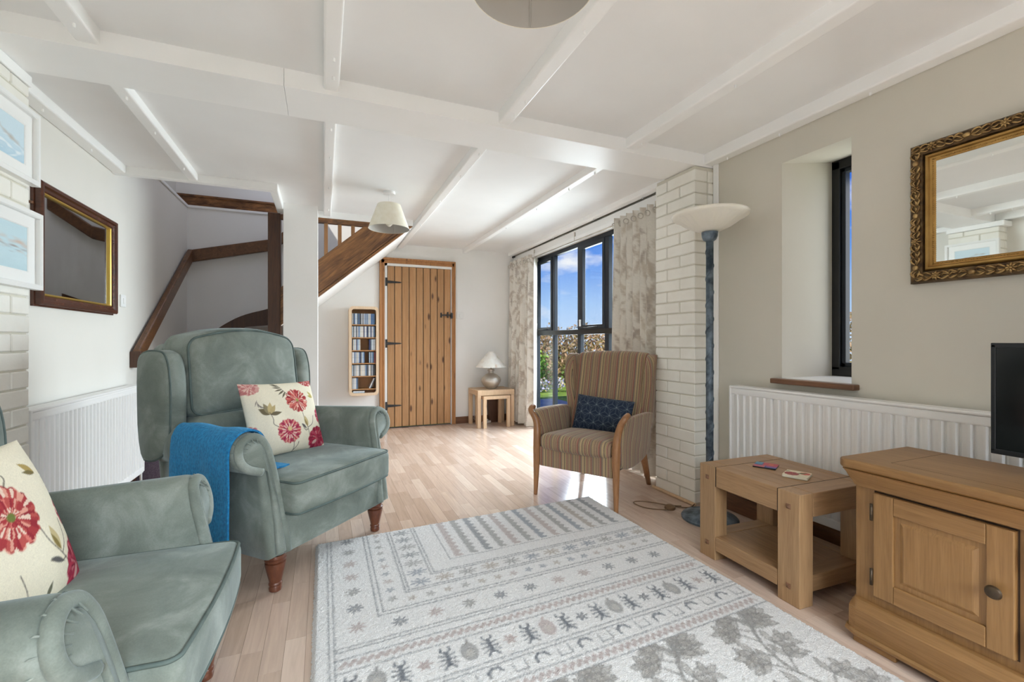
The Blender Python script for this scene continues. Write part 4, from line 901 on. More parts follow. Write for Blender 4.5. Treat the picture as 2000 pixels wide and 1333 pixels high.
# television
tv = thing('television', 'small black flat screen television standing on the oak cabinet', 'television', (1.95, .47, .634))
B(0, -.28, .062, .035, .28, .41).build('casing', 'tv', tv, bevel=.004); B(-.004, -.28, .062, .0, .28, .078).build('bezel', 'tv', tv, bevel=.002)
for q in ((-.004, -.28, .396, 0, .28, .41), (-.004, -.28, .07, 0, -.268, .405), (-.004, .268, .07, 0, .28, .405)): B(*q).build('bezel', 'tv', tv, bevel=.002)
B(-.0015, -.268, .078, .001, .268, .396).build('screen', 'screen', tv)
MB().prism([(-.05, -.02), (.05, -.02), (.03, .05), (-.03, .05)], 'x', .01, .03) if False else None
B(.008, -.03, .008, .028, .03, .08).build('neck', 'tv', tv, bevel=.004); MB().soft((.075, .13, .006), (.015, 0, .006), .005, 4, 2).build('foot', 'tv', tv, smooth=True)

# ------------------------------------------------------------------ mirrors and pictures
def frame(t, w, h, prof, mat, name, depth_sign, auto=35):
    # profile points (inward from outer edge, out from the wall); frame lies in local y (width) and z (height), x out of wall = depth_sign
    secs = []
    mb = MB()
    for (cy, cz, sy, sz) in ((0, 0, 1, 1), (w, 0, -1, 1), (w, h, -1, -1), (0, h, 1, -1), (0, 0, 1, 1)):
        secs.append([(depth_sign*d, cy+sy*i, cz+sz*i) for i, d in prof])
    mb.loft(secs, True, False); return mb.build(name, mat, t, auto=auto)
gm = thing('gilt_mirror', 'ornate carved gilt framed mirror on the cream wall above the television', 'mirror', (XR-.002, .26, 1.293))
gw, gh = .89, .585
fr_ = frame(gm, gw, gh, [(0, 0), (0, .022), (.008, .034), (.028, .036), (.046, .030), (.05, .018), (.05, 0)], 'bronze', 'frame', -1)
frame(gm, gw, gh, [(.05, .0), (.05, .022), (.056, .030), (.064, .030), (.068, .022), (.078, .018), (.084, .012), (.084, 0)], 'gold', 'inner_moulding', -1)
B(-.012, .08, .08, -.006, gw-.08, gh-.08).build('mirror_glass', 'mirror', gm)
orn = MB(); bead = MB()
def along(f):   # centre line of the carved band
    per = 2*(gw+gh-.1); d = (f % 1)*per; a, b = gw-.05, gh-.05; o_ = .025
    if d < a: return (o_+d, o_), 0
    d -= a
    if d < b: return (gw-o_, o_+d), PI/2
    d -= b
    if d < a: return (gw-o_-d, gh-o_), PI
    d -= a; return (o_, gh-o_-d), -PI/2
nO = 100
for k in range(nO):
    (cy, cz), th = along(k/nO); ph = k % 8
    def P(u, v, x): return (-x, cy+u*math.cos(th)-v*math.sin(th), cz+u*math.sin(th)+v*math.cos(th))
    if ph == 0:
        q = P(0, 0, .036); orn.sphere(q, .011, 10, 6, (.8, 1.15 if abs(math.cos(th)) > .5 else .9, .9 if abs(math.cos(th)) > .5 else 1.15))
    elif ph == 4:
        for j in range(8):
            a = j*PI/4; orn.tube([P(.003*math.cos(a), .003*math.sin(a), .037), P(.010*math.cos(a), .010*math.sin(a), .042), P(.019*math.cos(a), .019*math.sin(a), .034)], [.002, .0042, .0015], 5)
        orn.sphere(P(0, 0, .04), .005, 8, 5)
    else:
        sgn = 1 if ph < 4 else -1
        for vv in (-.012, .012):
            orn.tube(chaikin([P(-.014, vv*.2, .033), P(-.004, vv*.9, .041), P(.008, vv*1.35, .039), P(.018, vv*.6, .033)], 1, False), [.002, .0035, .004, .004, .003, .0025, .0015], 5)
        orn.tube([P(-.012, .0, .036), P(.0, sgn*.006, .043), P(.014, sgn*-.004, .036)], [.0015, .004, .0015], 5)
orn.build('carved_ornament', 'bronze_highlight', fr_, smooth=True, kind=None)
for (ya, za, yb, zb) in ((.078, .076, gw-.078, .076), (.078, gh-.076, gw-.078, gh-.076), (.078, .076, .078, gh-.076), (gw-.078, .076, gw-.078, gh-.076)):
    Ln = math.hypot(yb-ya, zb-za); n = int(Ln/.0085)
    for k in range(n+1): f = k/n; bead.sphere((-.02, ya+(yb-ya)*f, za+(zb-za)*f), .0034, 6, 4)
bead.build('bead_row', 'gold', fr_, smooth=True)

lm = thing('framed_mirror', 'mirror in a dark mahogany frame with gold inner line on the left wall', 'mirror', (XL, 2.90, 1.22))
lw_, lh = .90, .622
frame(lm, lw_, lh, [(0, 0), (0, .012), (.008, .014), (.008, .034), (.016, .042), (.030, .040), (.036, .030), (.050, .026), (.056, .018), (.056, 0)], 'mahogany', 'frame', 1)
frame(lm, lw_, lh, [(.056, 0), (.056, .020), (.061, .022), (.066, .018), (.066, 0)], 'goldline', 'gold_slip', 1)
B(.004, .062, .062, .009, lw_-.062, lh-.062).build('mirror_glass', 'mirror_old', lm)
for z in (.08, .49): MB().box(.0, -.016, z, .012, .002, z+.012).build('hanging_plate', 'skirt', lm, bevel=.002)

def picture(label, z0, h, y1, w, fn):
    t = thing('framed_picture', label, 'picture', (-1.15, y1-w, z0), 0, 'framed seaside prints on the brick pier')
    frame(t, w, h, [(0, 0), (0, .030), (.018, .032), (.022, .028), (.022, 0)], 'white', 'frame', 1)
    frame(t, w, h, [(.02, .004), (.02, .014), (.068, .013), (.072, .010), (.072, .004)], 'white', 'mount', 1)
    n = 110; u = np.linspace(.066, w-.066, n); v = np.linspace(.066, h-.066, n); C = Canvas(u, v, (1, 1, 1)); C.w, C.h = w, h; fn(C)
    U, V = np.meshgrid(u, v, indexing='ij'); me = gridmesh('print', np.stack([np.full_like(U, .009), U, V], -1)); setcol(me, C.C); o = bpy.data.objects.new('print', me); COL.objects.link(o); o.parent = t; me.materials.append(M['printcol'])
    B(0, .01, .01, .006, w-.01, h-.01).build('backing', 'white', t)
def fbm(C, sx, sy, seed):
    g = np.random.default_rng(seed); out = np.zeros(C.X.shape)
    for k in range(14): a = g.uniform(0, 2*PI); f = g.uniform(.4, 1.6); out += np.sin(C.X*sx*f*math.cos(a)+C.Y*sy*f*(.4+abs(math.sin(a)))+g.uniform(0, 6.3))
    return out/5
def seaA(C):
    f = (C.Y-C.Y.min())/(C.Y.max()-C.Y.min()); C.C[:] = S(206, 226, 236)[:3]
    n1 = fbm(C, 60, 130, 2); C.put(np.clip(1.2-f*2.3+n1*.25, 0, 1), S(184, 212, 228)); C.put(np.clip((n1-.3)*2, 0, 1)*(f < .5), S(236, 244, 248), .8)
    rk = fbm(C, 90, 80, 5); C.put(np.clip(.5-np.abs(f-.52-.12*np.sin(C.X*14))*9+rk*.35, 0, 1), S(176, 158, 140), .85)
def seaB(C):
    f = (C.Y-C.Y.min())/(C.Y.max()-C.Y.min()); C.C[:] = S(198, 222, 230)[:3]
    n1 = fbm(C, 50, 160, 8); C.put(np.clip(.45-np.abs(f-.56)*3.5+n1*.5, 0, 1), S(208, 178, 160), .9); C.put(np.clip(.3-np.abs(f-.48)*6+fbm(C, 60, 260, 9)*.5, 0, 1), S(140, 124, 120), .7); C.put(np.clip((.3-f)*3+n1*.3, 0, 1), S(186, 212, 220), .8)
picture('white framed pale blue coast print, the upper one on the left pier', 1.707, .305, 2.575, .40, seaA)
picture('white framed print of a pink and blue shoreline, the lower one on the left pier', 1.268, .325, 2.595, .40, seaB)

# ------------------------------------------------------------------ nest of tables, lamp and bits in the far corner
def nest(label, loc, w, d, h, lw2, ap):
    t = thing('nest_table', label, 'table', loc, 0, 'nest of pale oak tables')
    for x in (0, w-lw2):
        for y in (0, d-lw2): B(x, y, 0, x+lw2, y+lw2, h-ap).build('leg', 'lightoak', t, bevel=.003)
    B(0, 0, h-ap, w, lw2, h).build('front_rail', 'lightoak', t, bevel=.003); B(0, d-lw2, h-ap, w, d, h).build('back_rail', 'lightoak', t, bevel=.003)
    B(0, lw2+.0005, h-.022, w, d-lw2-.0005, h-.0005).build('top', 'lightoak', t, bevel=.002)
    for x in (0, w-.025): B(x, lw2+.0005, h-ap, x+.025, d-lw2-.0005, h-.0225).build('side_rail', 'lightoak', t, bevel=.002)
nest('larger pale oak table of the nest, carrying the silver lamp', (1.705, 5.19, 0), .475, .385, .455, .045, .065)
nest('smaller pale oak table tucked under the larger nest table', (1.768, 5.155, 0), .345, .33, .385, .04, .04)
tl = thing('table_lamp', 'silver round bodied table lamp with a cream conical shade on the nest table', 'lamp', (1.935, 5.36, .455))
MB().lathe([(.05, 0), (.062, .004), (.098, .045), (.122, .09), (.124, .108), (.1225, .112), (.124, .116), (.115, .14), (.07, .178), (.036, .192), (.030, .205), (.034, .215), (.044, .226), (.044, .236), (.03, .248), (.012, .25)], 40).build('body', 'pewter', tl, auto=50)
MB().lathe([(.009, .245), (.009, .33)], 10).build('stem', 'gold', tl, smooth=True)
MB().lathe([(.196, .270), (.036, .462), (.033, .462), (.193, .270), (.196, .270)], 48, caps=False).build('shade', 'vellum', tl, auto=50)
MB().tube([(.02, .08, .01), (.06, .215, .005), (-.12, .222, -.2), (-.16, .2, -.40), (-.1, .12, -.448), (.02, .15, -.448)], .003, 6).build('flex', 'cablew', tl, smooth=True)
pb = thing('wooden_planter', 'dark brown tapered wooden planter behind the nest table', 'planter', (2.035, 5.56, 0))
MB().loft([[(-.055, -.03, 0), (.055, -.03, 0), (.055, .03, 0), (-.055, .03, 0)], [(-.085, -.04, .30), (.085, -.04, .30), (.085, .04, .30), (-.085, .04, .30)]]).build('body', 'pinedarkz', pb, bevel=.004)
B(-.09, -.045, .30, .09, .045, .315).build('rim', 'pinedarkz', pb, bevel=.004)
sk = thing('extension_socket', 'white plug adaptor lying on the floor under the nest tables', 'socket', (1.93, 5.51, 0), .5)
B(-.06, -.025, 0, .06, .025, .028).build('body', 'white', sk, bevel=.008); B(-.02, -.012, .028, .02, .012, .05).build('plug', 'white', sk, bevel=.006)

def switch(label, loc, axis, w=.086):
    t = thing('light_switch', label, 'switch', loc)
    if axis == 'y': B(-w/2, -.009, -w/2, w/2, 0, w/2).build('plate', 'white', t, bevel=.004); B(-.012, -.014, -.02, .012, -.008, .02).build('rocker', 'white', t, bevel=.003)
    else: B(0, -w/2, -w/2, .009, w/2, w/2).build('plate', 'white', t, bevel=.004); B(.008, -.012, -.02, .014, .012, .02).build('rocker', 'white', t, bevel=.003)
switch('white light switch on the wall right of the plank door', (1.605, YB, 1.375), 'y')
switch('white light switch on the left wall beside the mahogany mirror', (XL, 3.98, 1.33), 'x')

# CD rack
cd = thing('cd_rack', 'tall narrow beech compact disc rack hung left of the plank door', 'rack', (.265, YB, .425))
rw, rh, rd = .325, 1.02, .17
def rrect(w, h, r, ox=0, oz=0, n=6):
    pts = []
    for cx, cz, a0 in ((w-r, h-r, 0), (r, h-r, 90), (r, r, 180), (w-r, r, 270)):
        for k in range(n+1): a = math.radians(a0+90*k/n); pts.append((ox+cx+r*math.cos(a), oz+cz+r*math.sin(a)))
    return pts
o1 = rrect(rw, rh, .045); i1 = rrect(rw-.06, rh-.06, .028, .03, .03); secs = [[(x, -rd, z) for x, z in o1], [(x, -rd, z) for x, z in i1], [(x, -.006, z) for x, z in i1], [(x, 0, z) for x, z in i1], [(x, 0, z) for x, z in o1], [(x, -rd, z) for x, z in o1]]
MB().loft(secs, True, False).build('surround', 'beech', cd, auto=40, bevel=0)
MB().prism(i1, 'y', -.008, 0).build('back_board', 'beechdk', cd)
shz = [.03]; zs_ = [.077+.1475*k for k in range(6)]
for z in zs_: B(.0305, -rd+.012, z-.012, rw-.0305, -.008, z).build('shelf', 'beechdk', cd, bevel=.002)
cdm = {}
CC = {'white': S(228, 228, 228), 'pale grey': S(190, 194, 198), 'blue': S(96, 128, 170), 'dark grey': S(84, 88, 94), 'pale blue': S(184, 202, 218), 'cream': S(226, 216, 200), 'navy': S(52, 66, 110), 'red': S(150, 52, 58)}
for k_, c_ in CC.items(): M['cd_'+k_] = paint('cd_spine_'+k_.replace(' ', '_'), c_, tuple(q*.82 for q in c_[:3])+(1,), .3, 60)
ordn = ['bottom', 'sixth', 'fifth', 'fourth', 'third', 'second', 'top']
base = (.265, YB, .425)
cdmesh = {}
nth = ['first', 'second', 'third', 'fourth', 'fifth', 'sixth', 'seventh', 'eighth', 'ninth', 'tenth', 'eleventh', 'twelfth', 'thirteenth', 'fourteenth', 'fifteenth', 'sixteenth', 'seventeenth', 'eighteenth', 'nineteenth', 'twentieth', 'twenty-first', 'twenty-second', 'twenty-third', 'twenty-fourth', 'twenty-fifth', 'twenty-sixth']
cnt = {}
def cdcase(x, z, col, row, tilt=0, flat=False):
    cnt[row] = cnt.get(row, 0)+1; nn_ = nth[cnt[row]-1]
    if col not in cdmesh:
        me = B(-.0052, -.142, 0, .0052, 0, .125).mesh('cd_case'); me.materials.append(M['cd_'+col]); cdmesh[col] = me
    o = bpy.data.objects.new('cd_case', cdmesh[col]); COL.objects.link(o); o.location = (base[0]+x, base[1]-.0095, base[2]+z); o.rotation_euler = (0, tilt, 0)
    tag(o, (f'{col} compact disc case lying flat at the foot of the wall rack' if flat else (f'{col} compact disc case leaning on the {ordn[row]} shelf of the wall rack' if tilt else f'{col} disc case, {nn_} from left on the {ordn[row]} shelf of the wall rack')), 'disc', 'compact discs in the wall rack')
rows = {6: [(.034, .29)], 5: [(.034, .29)], 4: [(.034, .125), (.22, .29)], 3: [(.034, .175), (.22, .29)], 2: [(.034, .29)], 1: [(.034, .11)]}
mixw = ['white']*6+['pale grey']*5+['pale blue']*4+['blue']*3+['dark grey']*3+['cream']*3+['navy']*2
cr_ = random.Random(3)
for r_, spans in rows.items():
    for (a, b_) in spans:
        x = a+.006
        while x < b_-.004:
            cdcase(x, zs_[r_-1]+.0002, 'red' if (r_ == 3 and x > .275) else cr_.choice(mixw), r_); x += .0112
cdcase(.224, zs_[0]+.004, 'white', 1, .42); cdcase(.240, zs_[0]+.004, 'dark grey', 1, .36)
for k in range(2): cdcase(.045, .036+.0112*k, ('pale blue', 'white')[k], 0, PI/2, True)

# pendant lights
def pendant(label, loc, zceil, grey=False):
    t = thing('pendant_light', label, 'lamp', loc, 0, 'cream pendant lights'); top = zceil-loc[2]
    MB().lathe([(.046, top-.022), (.048, top-.012), (.045, top)], 28).build('ceiling_rose', 'white', t, auto=40)
    MB().tube([(0, 0, .19), (0, 0, top-.02)], .0028, 6).build('cord', 'white', t, smooth=True)
    MB().lathe([(.157, 0), (.088, .19), (.0872, .19), (.1562, 0), (.157, 0)], 56, caps=False).build('shade', 'shade', t, auto=50)
    MB().lathe([(.1558, .001), (.0868, .189), (.086, .189), (.155, .001), (.1558, .001)], 56, caps=False).build('lining', 'shadowgrey', t, auto=50)  # separate inner skin, darkened to paint the shaded inside
    MB().tube([(.153*math.cos(1.18), .153*math.sin(1.18), .003), (.0845*math.cos(1.18), .0845*math.sin(1.18), .188)], .003, 5).build('seam', 'shadowgrey', t)
    MB().lathe([(.012, .08), (.02, .09), (.02, .15), (.012, .19)], 16).build('lamp_holder', 'white', t, smooth=True)
    rg = MB()
    for k in range(3): a = 2*PI*k/3+.3; rg.tube([(0, 0, .176), (.086*math.cos(a), .086*math.sin(a), .184)], .0022, 5)
    rg.build('shade_spider', 'white', t)
    MB().lathe([(.01, .02), (.026, .035), (.03, .055), (.022, .08), (.012, .09)], 16).build('bulb', 'bowl', t, smooth=True)
pendant('cream pendant lamp shade hanging before the staircase string', (.475, 3.67, 1.93), CF)
pendant('cream pendant lamp shade cut by the top edge of the view', (.478, 1.02, 1.93), CN)

# ------------------------------------------------------------------ curtains
def leafprint(C, W_, H_, seed):
    g = random.Random(seed); C.C[:] = S(242, 238, 230)[:3]; C.C *= 1+rng.normal(0, .02, C.X.shape)[..., None]
    for k in range(int(W_*H_/.0085)):
        p = (g.uniform(0, W_), g.uniform(0, H_)); a = g.uniform(.9, 2.2) if g.random() < .7 else g.uniform(0, 6.28); col = g.choice([S(192, 180, 168), S(204, 193, 180), S(182, 170, 160), S(210, 199, 184)])
        ln = g.uniform(.07, .12); q = p; x0, x1, y0, y1 = p[0]-.24, p[0]+.24, p[1]-.24, p[1]+.24
        i0 = max(0, int(x0/C.px)); i1 = int(x1/C.px)+2; j0 = max(0, int(y0/C.py)); j1 = int(y1/C.py)+2
        sub = object.__new__(Canvas); sub.X = C.X[i0:i1, j0:j1]; sub.Y = C.Y[i0:i1, j0:j1]; sub.C = C.C[i0:i1, j0:j1].copy(); sub.px = C.px*.9
        if sub.X.size == 0: continue
        cur = g.uniform(-.5, .5)
        for s in range(5):
            f = s/4; b = a+cur*f; q2 = (q[0]+ln/4*math.cos(b), q[1]+ln/4*math.sin(b)); sub.line(q, q2, .004, col, .8)
            for sd in (-1, 1): sub.leaf(q2, b+sd*(.75-.3*f), .036-.012*f, .0065, col, .75, .005 if s % 2 else None)
            q = q2
        sub.leaf(q, a+cur, .045, .009, col, .7); C.C[i0:i1, j0:j1] = sub.C
def curtain(label, y0, y1, cloth, x0, amp, nf, z0, z1, seed, flare=0, lead=0):
    nu, nv = 150, 250; t = thing('curtain', label, 'curtain', (x0, (y0+y1)/2, z0), 0, 'printed curtains at the big window')
    s = np.linspace(0, cloth, nu); z = np.linspace(0, z1-z0, nv); C = Canvas(s, z, (1, 1, 1)); C.py = z[1]-z[0]; leafprint(C, cloth, z1-z0, seed)
    u = np.linspace(0, 1, nu)[:, None]; v = (z/(z1-z0))[None, :]
    ph = 2*PI*nf*u+.4*np.sin(5*u+seed); sp_ = amp*(1-.12*v)*(1+.35*np.sin(3*ph/nf+seed)*(1-v))
    yy = y0+(y1-y0)*u+(1-v)*flare*(u-.5)+.006*np.sin(2*ph); xx = sp_*np.sin(ph)+.008*(1-v)*np.sin(9*u+seed)-lead*u*(.35+.65*(1-v))
    P = np.stack([xx+0*v, yy-(y0+y1)/2+0*v, z[None, :]+0*u], -1)
    du = np.gradient(P, axis=0); dv = np.gradient(P, axis=1); nn = np.cross(du, dv); nn /= np.linalg.norm(nn, axis=2, keepdims=True)
    vs = np.concatenate([P.reshape(-1, 3), (P+nn*.003).reshape(-1, 3)]); ii = np.arange(nu*nv).reshape(nu, nv); f1 = np.stack([ii[:-1, :-1], ii[1:, :-1], ii[1:, 1:], ii[:-1, 1:]], -1).reshape(-1, 4)
    me = bpy.data.meshes.new('cloth'); me.from_pydata(vs.tolist(), [], np.concatenate([f1, f1[:, ::-1]+nu*nv]).tolist()); me.update(); setcol(me, np.concatenate([C.C.reshape(-1, 3)]*2)); me.polygons.foreach_set('use_smooth', [True]*len(me.polygons))
    o = bpy.data.objects.new('cloth', me); COL.objects.link(o); o.parent = t; me.materials.append(M['curtain'])
    for k in range(2*nf):
        uu = (k+.5)/(2*nf); i = int(uu*(nu-1)); p = P[i, -9]
        rg = MB().tube([(.021*math.cos(a), 0, .021*math.sin(a)) for a in np.linspace(0, 2*PI, 17)[:-1]], .0045, 6, True).build('eyelet', 'pewter', t, smooth=True); rg.location = (p[0], p[1], p[2]); rg.rotation_euler = (0, 0, math.atan2(du[i, -9, 1], du[i, -9, 0]))
    return t
curtain('leaf printed cream curtain in the corner behind the nest tables', 4.925, 5.575, 1.7, 2.335, .052, 6, .02, 2.095, 5, .0, .07)
curtain('leaf printed cream curtain hanging beside the brick pier behind the striped chair', 2.66, 3.27, 2.0, 2.335, .062, 7, .02, 2.095, 9, .03)
cp = thing('curtain_pole', 'slim pale metal curtain pole along the head of the big window', 'curtain pole', (2.335, 2.64, 2.055))
MB().tube([(0, 0, 0), (0, 2.47, 0)], .008, 10).build('pole', 'pewter', cp, smooth=True); MB().sphere((0, 2.475, 0), .022, 14, 8).build('finial', 'pewter', cp, smooth=True)
for y in (1.35, 2.30): MB().box(-.006, y-.006, .0, .006, y+.006, .09).build('bracket', 'pewter', cp, bevel=.002)
hk = thing('blind_hook', 'small dark hook with a wire stretched above the window', 'hook', (2.30, 5.50, 2.15)); B(-.012, -.03, -.01, .012, .03, .012).build('hook_block', 'black_iron', hk, bevel=.003)
MB().tube([(0, -.03, 0), (.0, -1.4, -.004), (0, -2.86, .0)], .0015, 5).build('wire', 'black_iron', hk)

# ------------------------------------------------------------------ rug
def rug():
    cs = .0052; X0, X1, v0, v1 = -.035, 1.635, .22, 2.522
    xs = np.arange(X0, X1+cs, cs); vs = np.arange(v0, v1+cs, cs); C = Canvas(xs, vs, S(232, 230, 229), .0012, .035)
    G = S(112, 116, 122); DK = S(108, 112, 120); BL = S(120, 130, 146); PK = S(178, 160, 156); BR = S(166, 152, 138); GR = S(142, 140, 138)
    tone = fbm(C, 5, 4, 3); C.C *= (1+.035*tone)[..., None]
    def sub(x0, x1, y0, y1):
        i0, i1 = max(0, int((x0-X0)/cs)), int((x1-X0)/cs)+1; j0, j1 = max(0, int((y0-v0)/cs)), int((y1-v0)/cs)+1
        s = object.__new__(Canvas); s.X = C.X[i0:i1, j0:j1]; s.Y = C.Y[i0:i1, j0:j1]; s.C = C.C[i0:i1, j0:j1].copy(); s.px = cs; s.at = (i0, i1, j0, j1); return s
    def fin(s): i0, i1, j0, j1 = s.at; C.C[i0:i1, j0:j1] = s.C
    XM = 1.62
    def Lline(x, v, a=.8, w=.006):
        C.line((x, v), (x, 2.515), w, G, a); C.line((x, v), (XM, v), w, G, a)
    for x, v in ((.19, 1.757), (.21, 1.777), (.312, 1.872), (.327, 1.887), (.44, 1.970), (.456, 1.985)): Lline(x, v)
    Lline(.553, 2.07, .7, .005)
    for x in (.016, .034): C.line((x, .25), (x, 2.515), .006, G, .7)
    for v in (1.622, 1.604, 1.565, 1.502, 1.352, 1.332, 1.252, 1.192): C.line((.034 if v < 1.6 else .034, v), (XM, v), .006, G, .75)
    # zigzag rows of the field
    k = 0; x = .60; pal = [PK, GR, DK, GR, PK, GR, BL, PK, GR, BL, BR, GR, DK]
    while x < 1.60:
        m = (C.Y > 2.085) & (C.X > .56) & (C.X < 1.615); zg = np.abs(((C.Y*44) % 2)-1); d = np.abs(C.X-x-.012*(zg-.5))-.013-.008*zg; mk = np.clip(.5-d/.008, 0, 1)*m; C.put(mk, pal[k % len(pal)], .72); x += .078; k += 1
    def zig(v, col, h=.017):
        n = 60
        for i in range(int((1.60-.05)/.028)):
            xx = .05+i*.028; s = sub(xx-.02, xx+.05, v-.03, v+.03); s.line((xx, v-h*.55), (xx+.014, v+h*.55), .015, col, .7); s.line((xx+.014, v+h*.55), (xx+.028, v-h*.55), .010, col, .55); fin(s)
    zig(1.537, PK); zig(1.222, PK)
    def star(c, r, col, n=8, a=.85, seed=0):
        s = sub(c[0]-r*1.3, c[0]+r*1.3, c[1]-r*1.3, c[1]+r*1.3); R = np.hypot(s.X-c[0], s.Y-c[1]); T = np.arctan2(s.Y-c[1], s.X-c[0]); s.sd(R-r*(.72+.3*np.cos(n*T+seed)), col, a); s.sd(R-r*.15, S(214, 209, 200), .6); fin(s)
    def bug(c, r, col):
        s = sub(c[0]-r*1.6, c[0]+r*1.6, c[1]-r*1.6, c[1]+r*1.6); s.line((c[0], c[1]-r*.7), (c[0], c[1]+r*.6), r*.3, col, .9)
        for sx in (-1, 1):
            s.path([(c[0]+sx*r*.05, c[1]+r*.5), (c[0]+sx*r*.35, c[1]+r*.8), (c[0]+sx*r*.3, c[1]+r*1.1)], r*.16, col, .9); s.path([(c[0], c[1]+.15*r), (c[0]+sx*r*.55, c[1]+r*.35)], r*.16, col, .9)
            s.path([(c[0], c[1]-r*.1), (c[0]+sx*r*.6, c[1]-r*.15)], r*.17, col, .9); s.path([(c[0], c[1]-r*.5), (c[0]+sx*r*.4, c[1]-r*1.05)], r*.2, col, .9); s.path([(c[0], c[1]-r*.35), (c[0]+sx*r*.65, c[1]-r*.65)], r*.13, col, .9)
        fin(s)
    def drop(c, r, col):
        s = sub(c[0]-r*1.4, c[0]+r*1.4, c[1]-r*1.8, c[1]+r*1.8); s.ell(c, r*.62, r*.95, 0, col, .75); s.ell((c[0], c[1]-r*.15), r*.28, r*.4, 0, S(205, 200, 192), .5); s.leaf((c[0], c[1]+r*.8), 1.2, r*.6, r*.14, col, .8); fin(s)
    gi = random.Random(4); i = 0; x = .075
    while x < 1.62:
        if i % 2 == 0: bug((x, 1.426), .047, DK)
        elif i % 4 == 1: drop((x, 1.426), .048, gi.choice([GR, PK, BR]))
        else: star((x, 1.426), .027, gi.choice([DK, PK]), 6)
        x += .0745; i += 1
    # square and hook band
    x = .08; i = 0
    while x < 1.60:
        s = sub(x-.05, x+.05, 1.25, 1.34)
        if i % 2: s.path([(x-.022, 1.282), (x-.022, 1.305), (x-.008, 1.318), (x+.014, 1.316), (x+.026, 1.298)], .011, DK, .85)
        else: s.path([(x-.022, 1.315), (x-.022, 1.275), (x+.022, 1.275), (x+.022, 1.315)], .006, G, .7)
        fin(s); x += .083; i += 1
    # borders of small flowers
    for v in np.arange(1.72, 2.5, .125): star((.112, v), .034, gi.choice([DK, GR, PK, BR]), 8, .75, v)
    x = .26
    while x < 1.6: star((x, 1.69), .032, gi.choice([GR, PK, DK, BR]), 8, .75, x); x += .135
    for v in np.arange(1.85, 2.5, .07): star((.255, v), .021, gi.choice([GR, PK, BL]), 5, .65, v)
    x = .33
    while x < 1.6: star((x, 1.823), .021, gi.choice([GR, PK, BR, BL]), 5, .65, x); x += .075
    def burst(c, r, col):
        s = sub(c[0]-r*1.5, c[0]+r*1.5, c[1]-r*1.3, c[1]+r*1.3)
        for kk in range(8): a = kk*PI/4+.2; s.line((c[0]+.25*r*math.cos(a), c[1]+.25*r*math.sin(a)), (c[0]+r*math.cos(a)*1.2, c[1]+r*.85*math.sin(a)), .009, col, .75)
        fin(s)
    for v in np.arange(1.93, 2.5, .088): burst((.385, v), .036, gi.choice([BL, GR, G]))
    x = .49
    while x < 1.6: burst((x, 1.928), .034, gi.choice([BL, GR, BR])); x += .108
    # branching plants in the near field
    cb_ = S(150, 147, 144); ci = S(182, 177, 171); co_ = S(134, 131, 128)
    for bi, bx in enumerate((.16, .52, .88, 1.24)):
        s = sub(bx-.3, bx+.5, .2, 1.19); sway = .05*math.sin(bi*2); st = chaikin([(bx+.34, .24), (bx+.22, .5), (bx+.20, .72), (bx+.12+sway, .92), (bx+.15, 1.06), (bx+.20, 1.13)], 2, False); s.path(st, .013, cb_, .75)
        for kk, (px, py) in enumerate(st[1::2]):
            for sd in (-1, 1):
                L_ = .15-.06*max(0, (py-.7)/.4)+.02*math.sin(kk*5+sd); a = PI/2+sd*(.95+.25*math.sin(kk*3)); mid = (px+.55*L_*math.cos(a), py+.55*L_*math.sin(a)+.02); q = (px+L_*math.cos(a), py+L_*math.sin(a)*.8); s.path(chaikin([(px, py), mid, q], 1, False), .009, cb_, .7)
                for f_, (lx, ly) in ((0, mid), (1, q)):
                    for da in (-.95, .1, 1.1): s.leaf((lx, ly), a+da*sd, .07-.012*f_, .015, ci, .6); s.leaf((lx, ly), a+da*sd, .07-.012*f_, .015, co_, .7, .006)
        s.leaf(st[-1], 1.4, .06, .016, cb_, .75); fin(s)
    # pile
    n, m = C.X.shape; Xg, Vg = np.meshgrid(xs, vs, indexing='ij'); Z = .017+rng.normal(0, .0011, (n, m)); Yg = Vg+.055*Xg
    Xg = Xg+rng.normal(0, .0009, (n, m)); edge = np.minimum(np.minimum(Xg-X0, X1-Xg), v1-Vg); Z = np.where(edge < .009, .002+edge.clip(0)*1.3, Z)
    Z[0, :] = Z[-1, :] = 0; Z[:, 0] = Z[:, -1] = 0; Xg[0, :] -= .004*rng.random(m); Xg[-1, :] += .004*rng.random(m)
    me = gridmesh('patterned_rug', np.stack([Xg, Yg, Z+.0015], -1)); setcol(me, C.C); me.polygons.foreach_set('use_smooth', [True]*len(me.polygons)); me.materials.append(M['rug'])
    o = bpy.data.objects.new('patterned_rug', me); COL.objects.link(o); tag(o, 'large pale grey patterned wool rug on the wooden floor', 'rug')
rug()

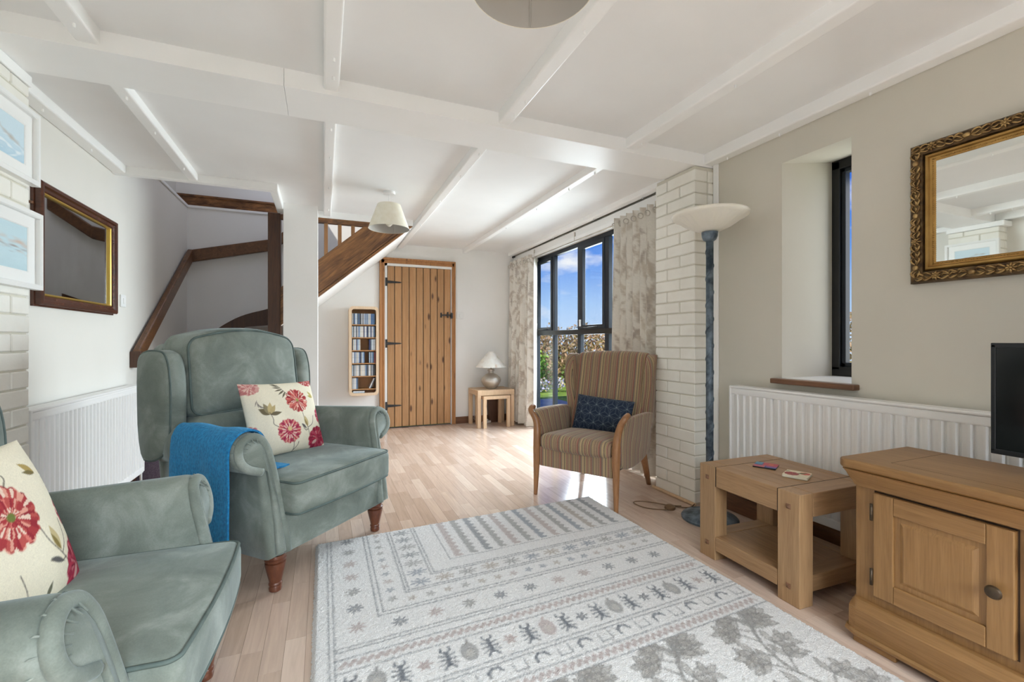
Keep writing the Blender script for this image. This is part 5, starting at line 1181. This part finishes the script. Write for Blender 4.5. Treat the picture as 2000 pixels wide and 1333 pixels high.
# ------------------------------------------------------------------ garden
struct('ground_lawn', MB().box(2.9, -12, -.12, 26, 30, -.02).box(-6, 6.0, -.12, 2.9, 30, -.02), 'grass')
struct('ground_paving', B(2.6, -2, -.12, 3.9, 7.4, .0), 'paving')
def foliage(name, label, cat, c, r, nl, size, mat, seed, trunk=None, group=None):
    t = thing(name, label, cat, (c[0], c[1], -.02), 0, group); g = np.random.default_rng(seed)
    d = g.normal(0, 1, (nl, 3)); d /= np.linalg.norm(d, axis=1, keepdims=True); rad = g.random(nl)**.28
    lump = 1+.16*np.sin(d[:, 0]*6+seed)*np.sin(d[:, 2]*7+seed*2)+.1*np.sin(d[:, 1]*11)
    p = d*np.array(r)*(rad*lump)[:, None]+np.array([0, 0, c[2]]); p[:, 2] = np.maximum(p[:, 2], .03)
    a = g.normal(0, 1, (nl, 3)); a /= np.linalg.norm(a, axis=1, keepdims=True); b = np.cross(a, g.normal(0, 1, (nl, 3))); b /= np.linalg.norm(b, axis=1, keepdims=True); sz = size*g.uniform(.6, 1.3, (nl, 1))
    vs = np.stack([p-a*sz, p+b*sz*.55, p+a*sz, p-b*sz*.55], 1).reshape(-1, 3); fs = np.arange(nl*4).reshape(-1, 4)
    me = bpy.data.meshes.new('foliage'); me.from_pydata(vs.tolist(), [], fs.tolist()); me.update(); me.materials.append(M[mat]); o = bpy.data.objects.new('foliage', me); COL.objects.link(o); o.parent = t; o['kind'] = 'stuff'
    if trunk: MB().tube([(0, 0, 0), (.03, .02, c[2]*.6), (0, 0, c[2])], [trunk, trunk*.8, trunk*.5], 8).build('trunk', 'bark', t, smooth=True)
    return t
bushes = [('leafg', 4.05, 9.1, 1.0, .5), ('leafb', 5.0, 9.95, 1.35, .62), ('leafb', 6.05, 9.75, 1.42, .62), ('leafb', 7.1, 9.3, 1.5, .62), ('leafg', 3.0, 10.0, 1.1, .6), ('leafb', 8.4, 5.2, 1.5, .9)]
where = ['by the left frame of the big window', 'left of the big window middle', 'behind the middle of the big window', 'beside the near curtain', 'behind the corner curtain', 'seen through the slit window']
for k, (mt, x, y, h, r) in enumerate(bushes):
    foliage('garden_bush', f"{'bright green' if mt == 'leafg' else 'pinkish blossoming'} garden bush {where[k]}", 'bush', (x, y, h/2), (r, r, h*.56), 3200, .045, mt, 20+k, .04, 'hedge of garden bushes')
for k in range(9):
    x = 4.2+.36*k; y = 8.5-.03*k+.04*math.sin(k*3)
    foliage('flower_clump', f'pale flower clump in the garden bed, {nth[k]} from the left through the window', 'flowers', (x, y, .16), (.15, .13, .15), 130, .035, 'petal', 60+k, None, 'flower clumps in the bed')
foliage('young_tree', 'slender young green tree standing beyond the lawn', 'tree', (6.0, 7.6, 2.2), (.42, .42, .55), 1600, .05, 'leafg', 90, .03)
ol = thing('garden_lamp', 'white box lamp on a slim post in the garden', 'lamp', (5.0, 7.25, -.02))
MB().tube([(0, 0, 0), (0, 0, 1.72)], .015, 8).build('post', 'white', ol, smooth=True); B(-.09, -.06, 1.66, .09, .06, 1.84).build('lamp_box', 'white', ol, bevel=.01); B(-.02, -.066, 1.73, .02, -.058, 1.76).build('lens', 'tv', ol); B(-.06, -.03, 1.18, .0, .03, 1.24).build('side_arm', 'white', ol, bevel=.004)
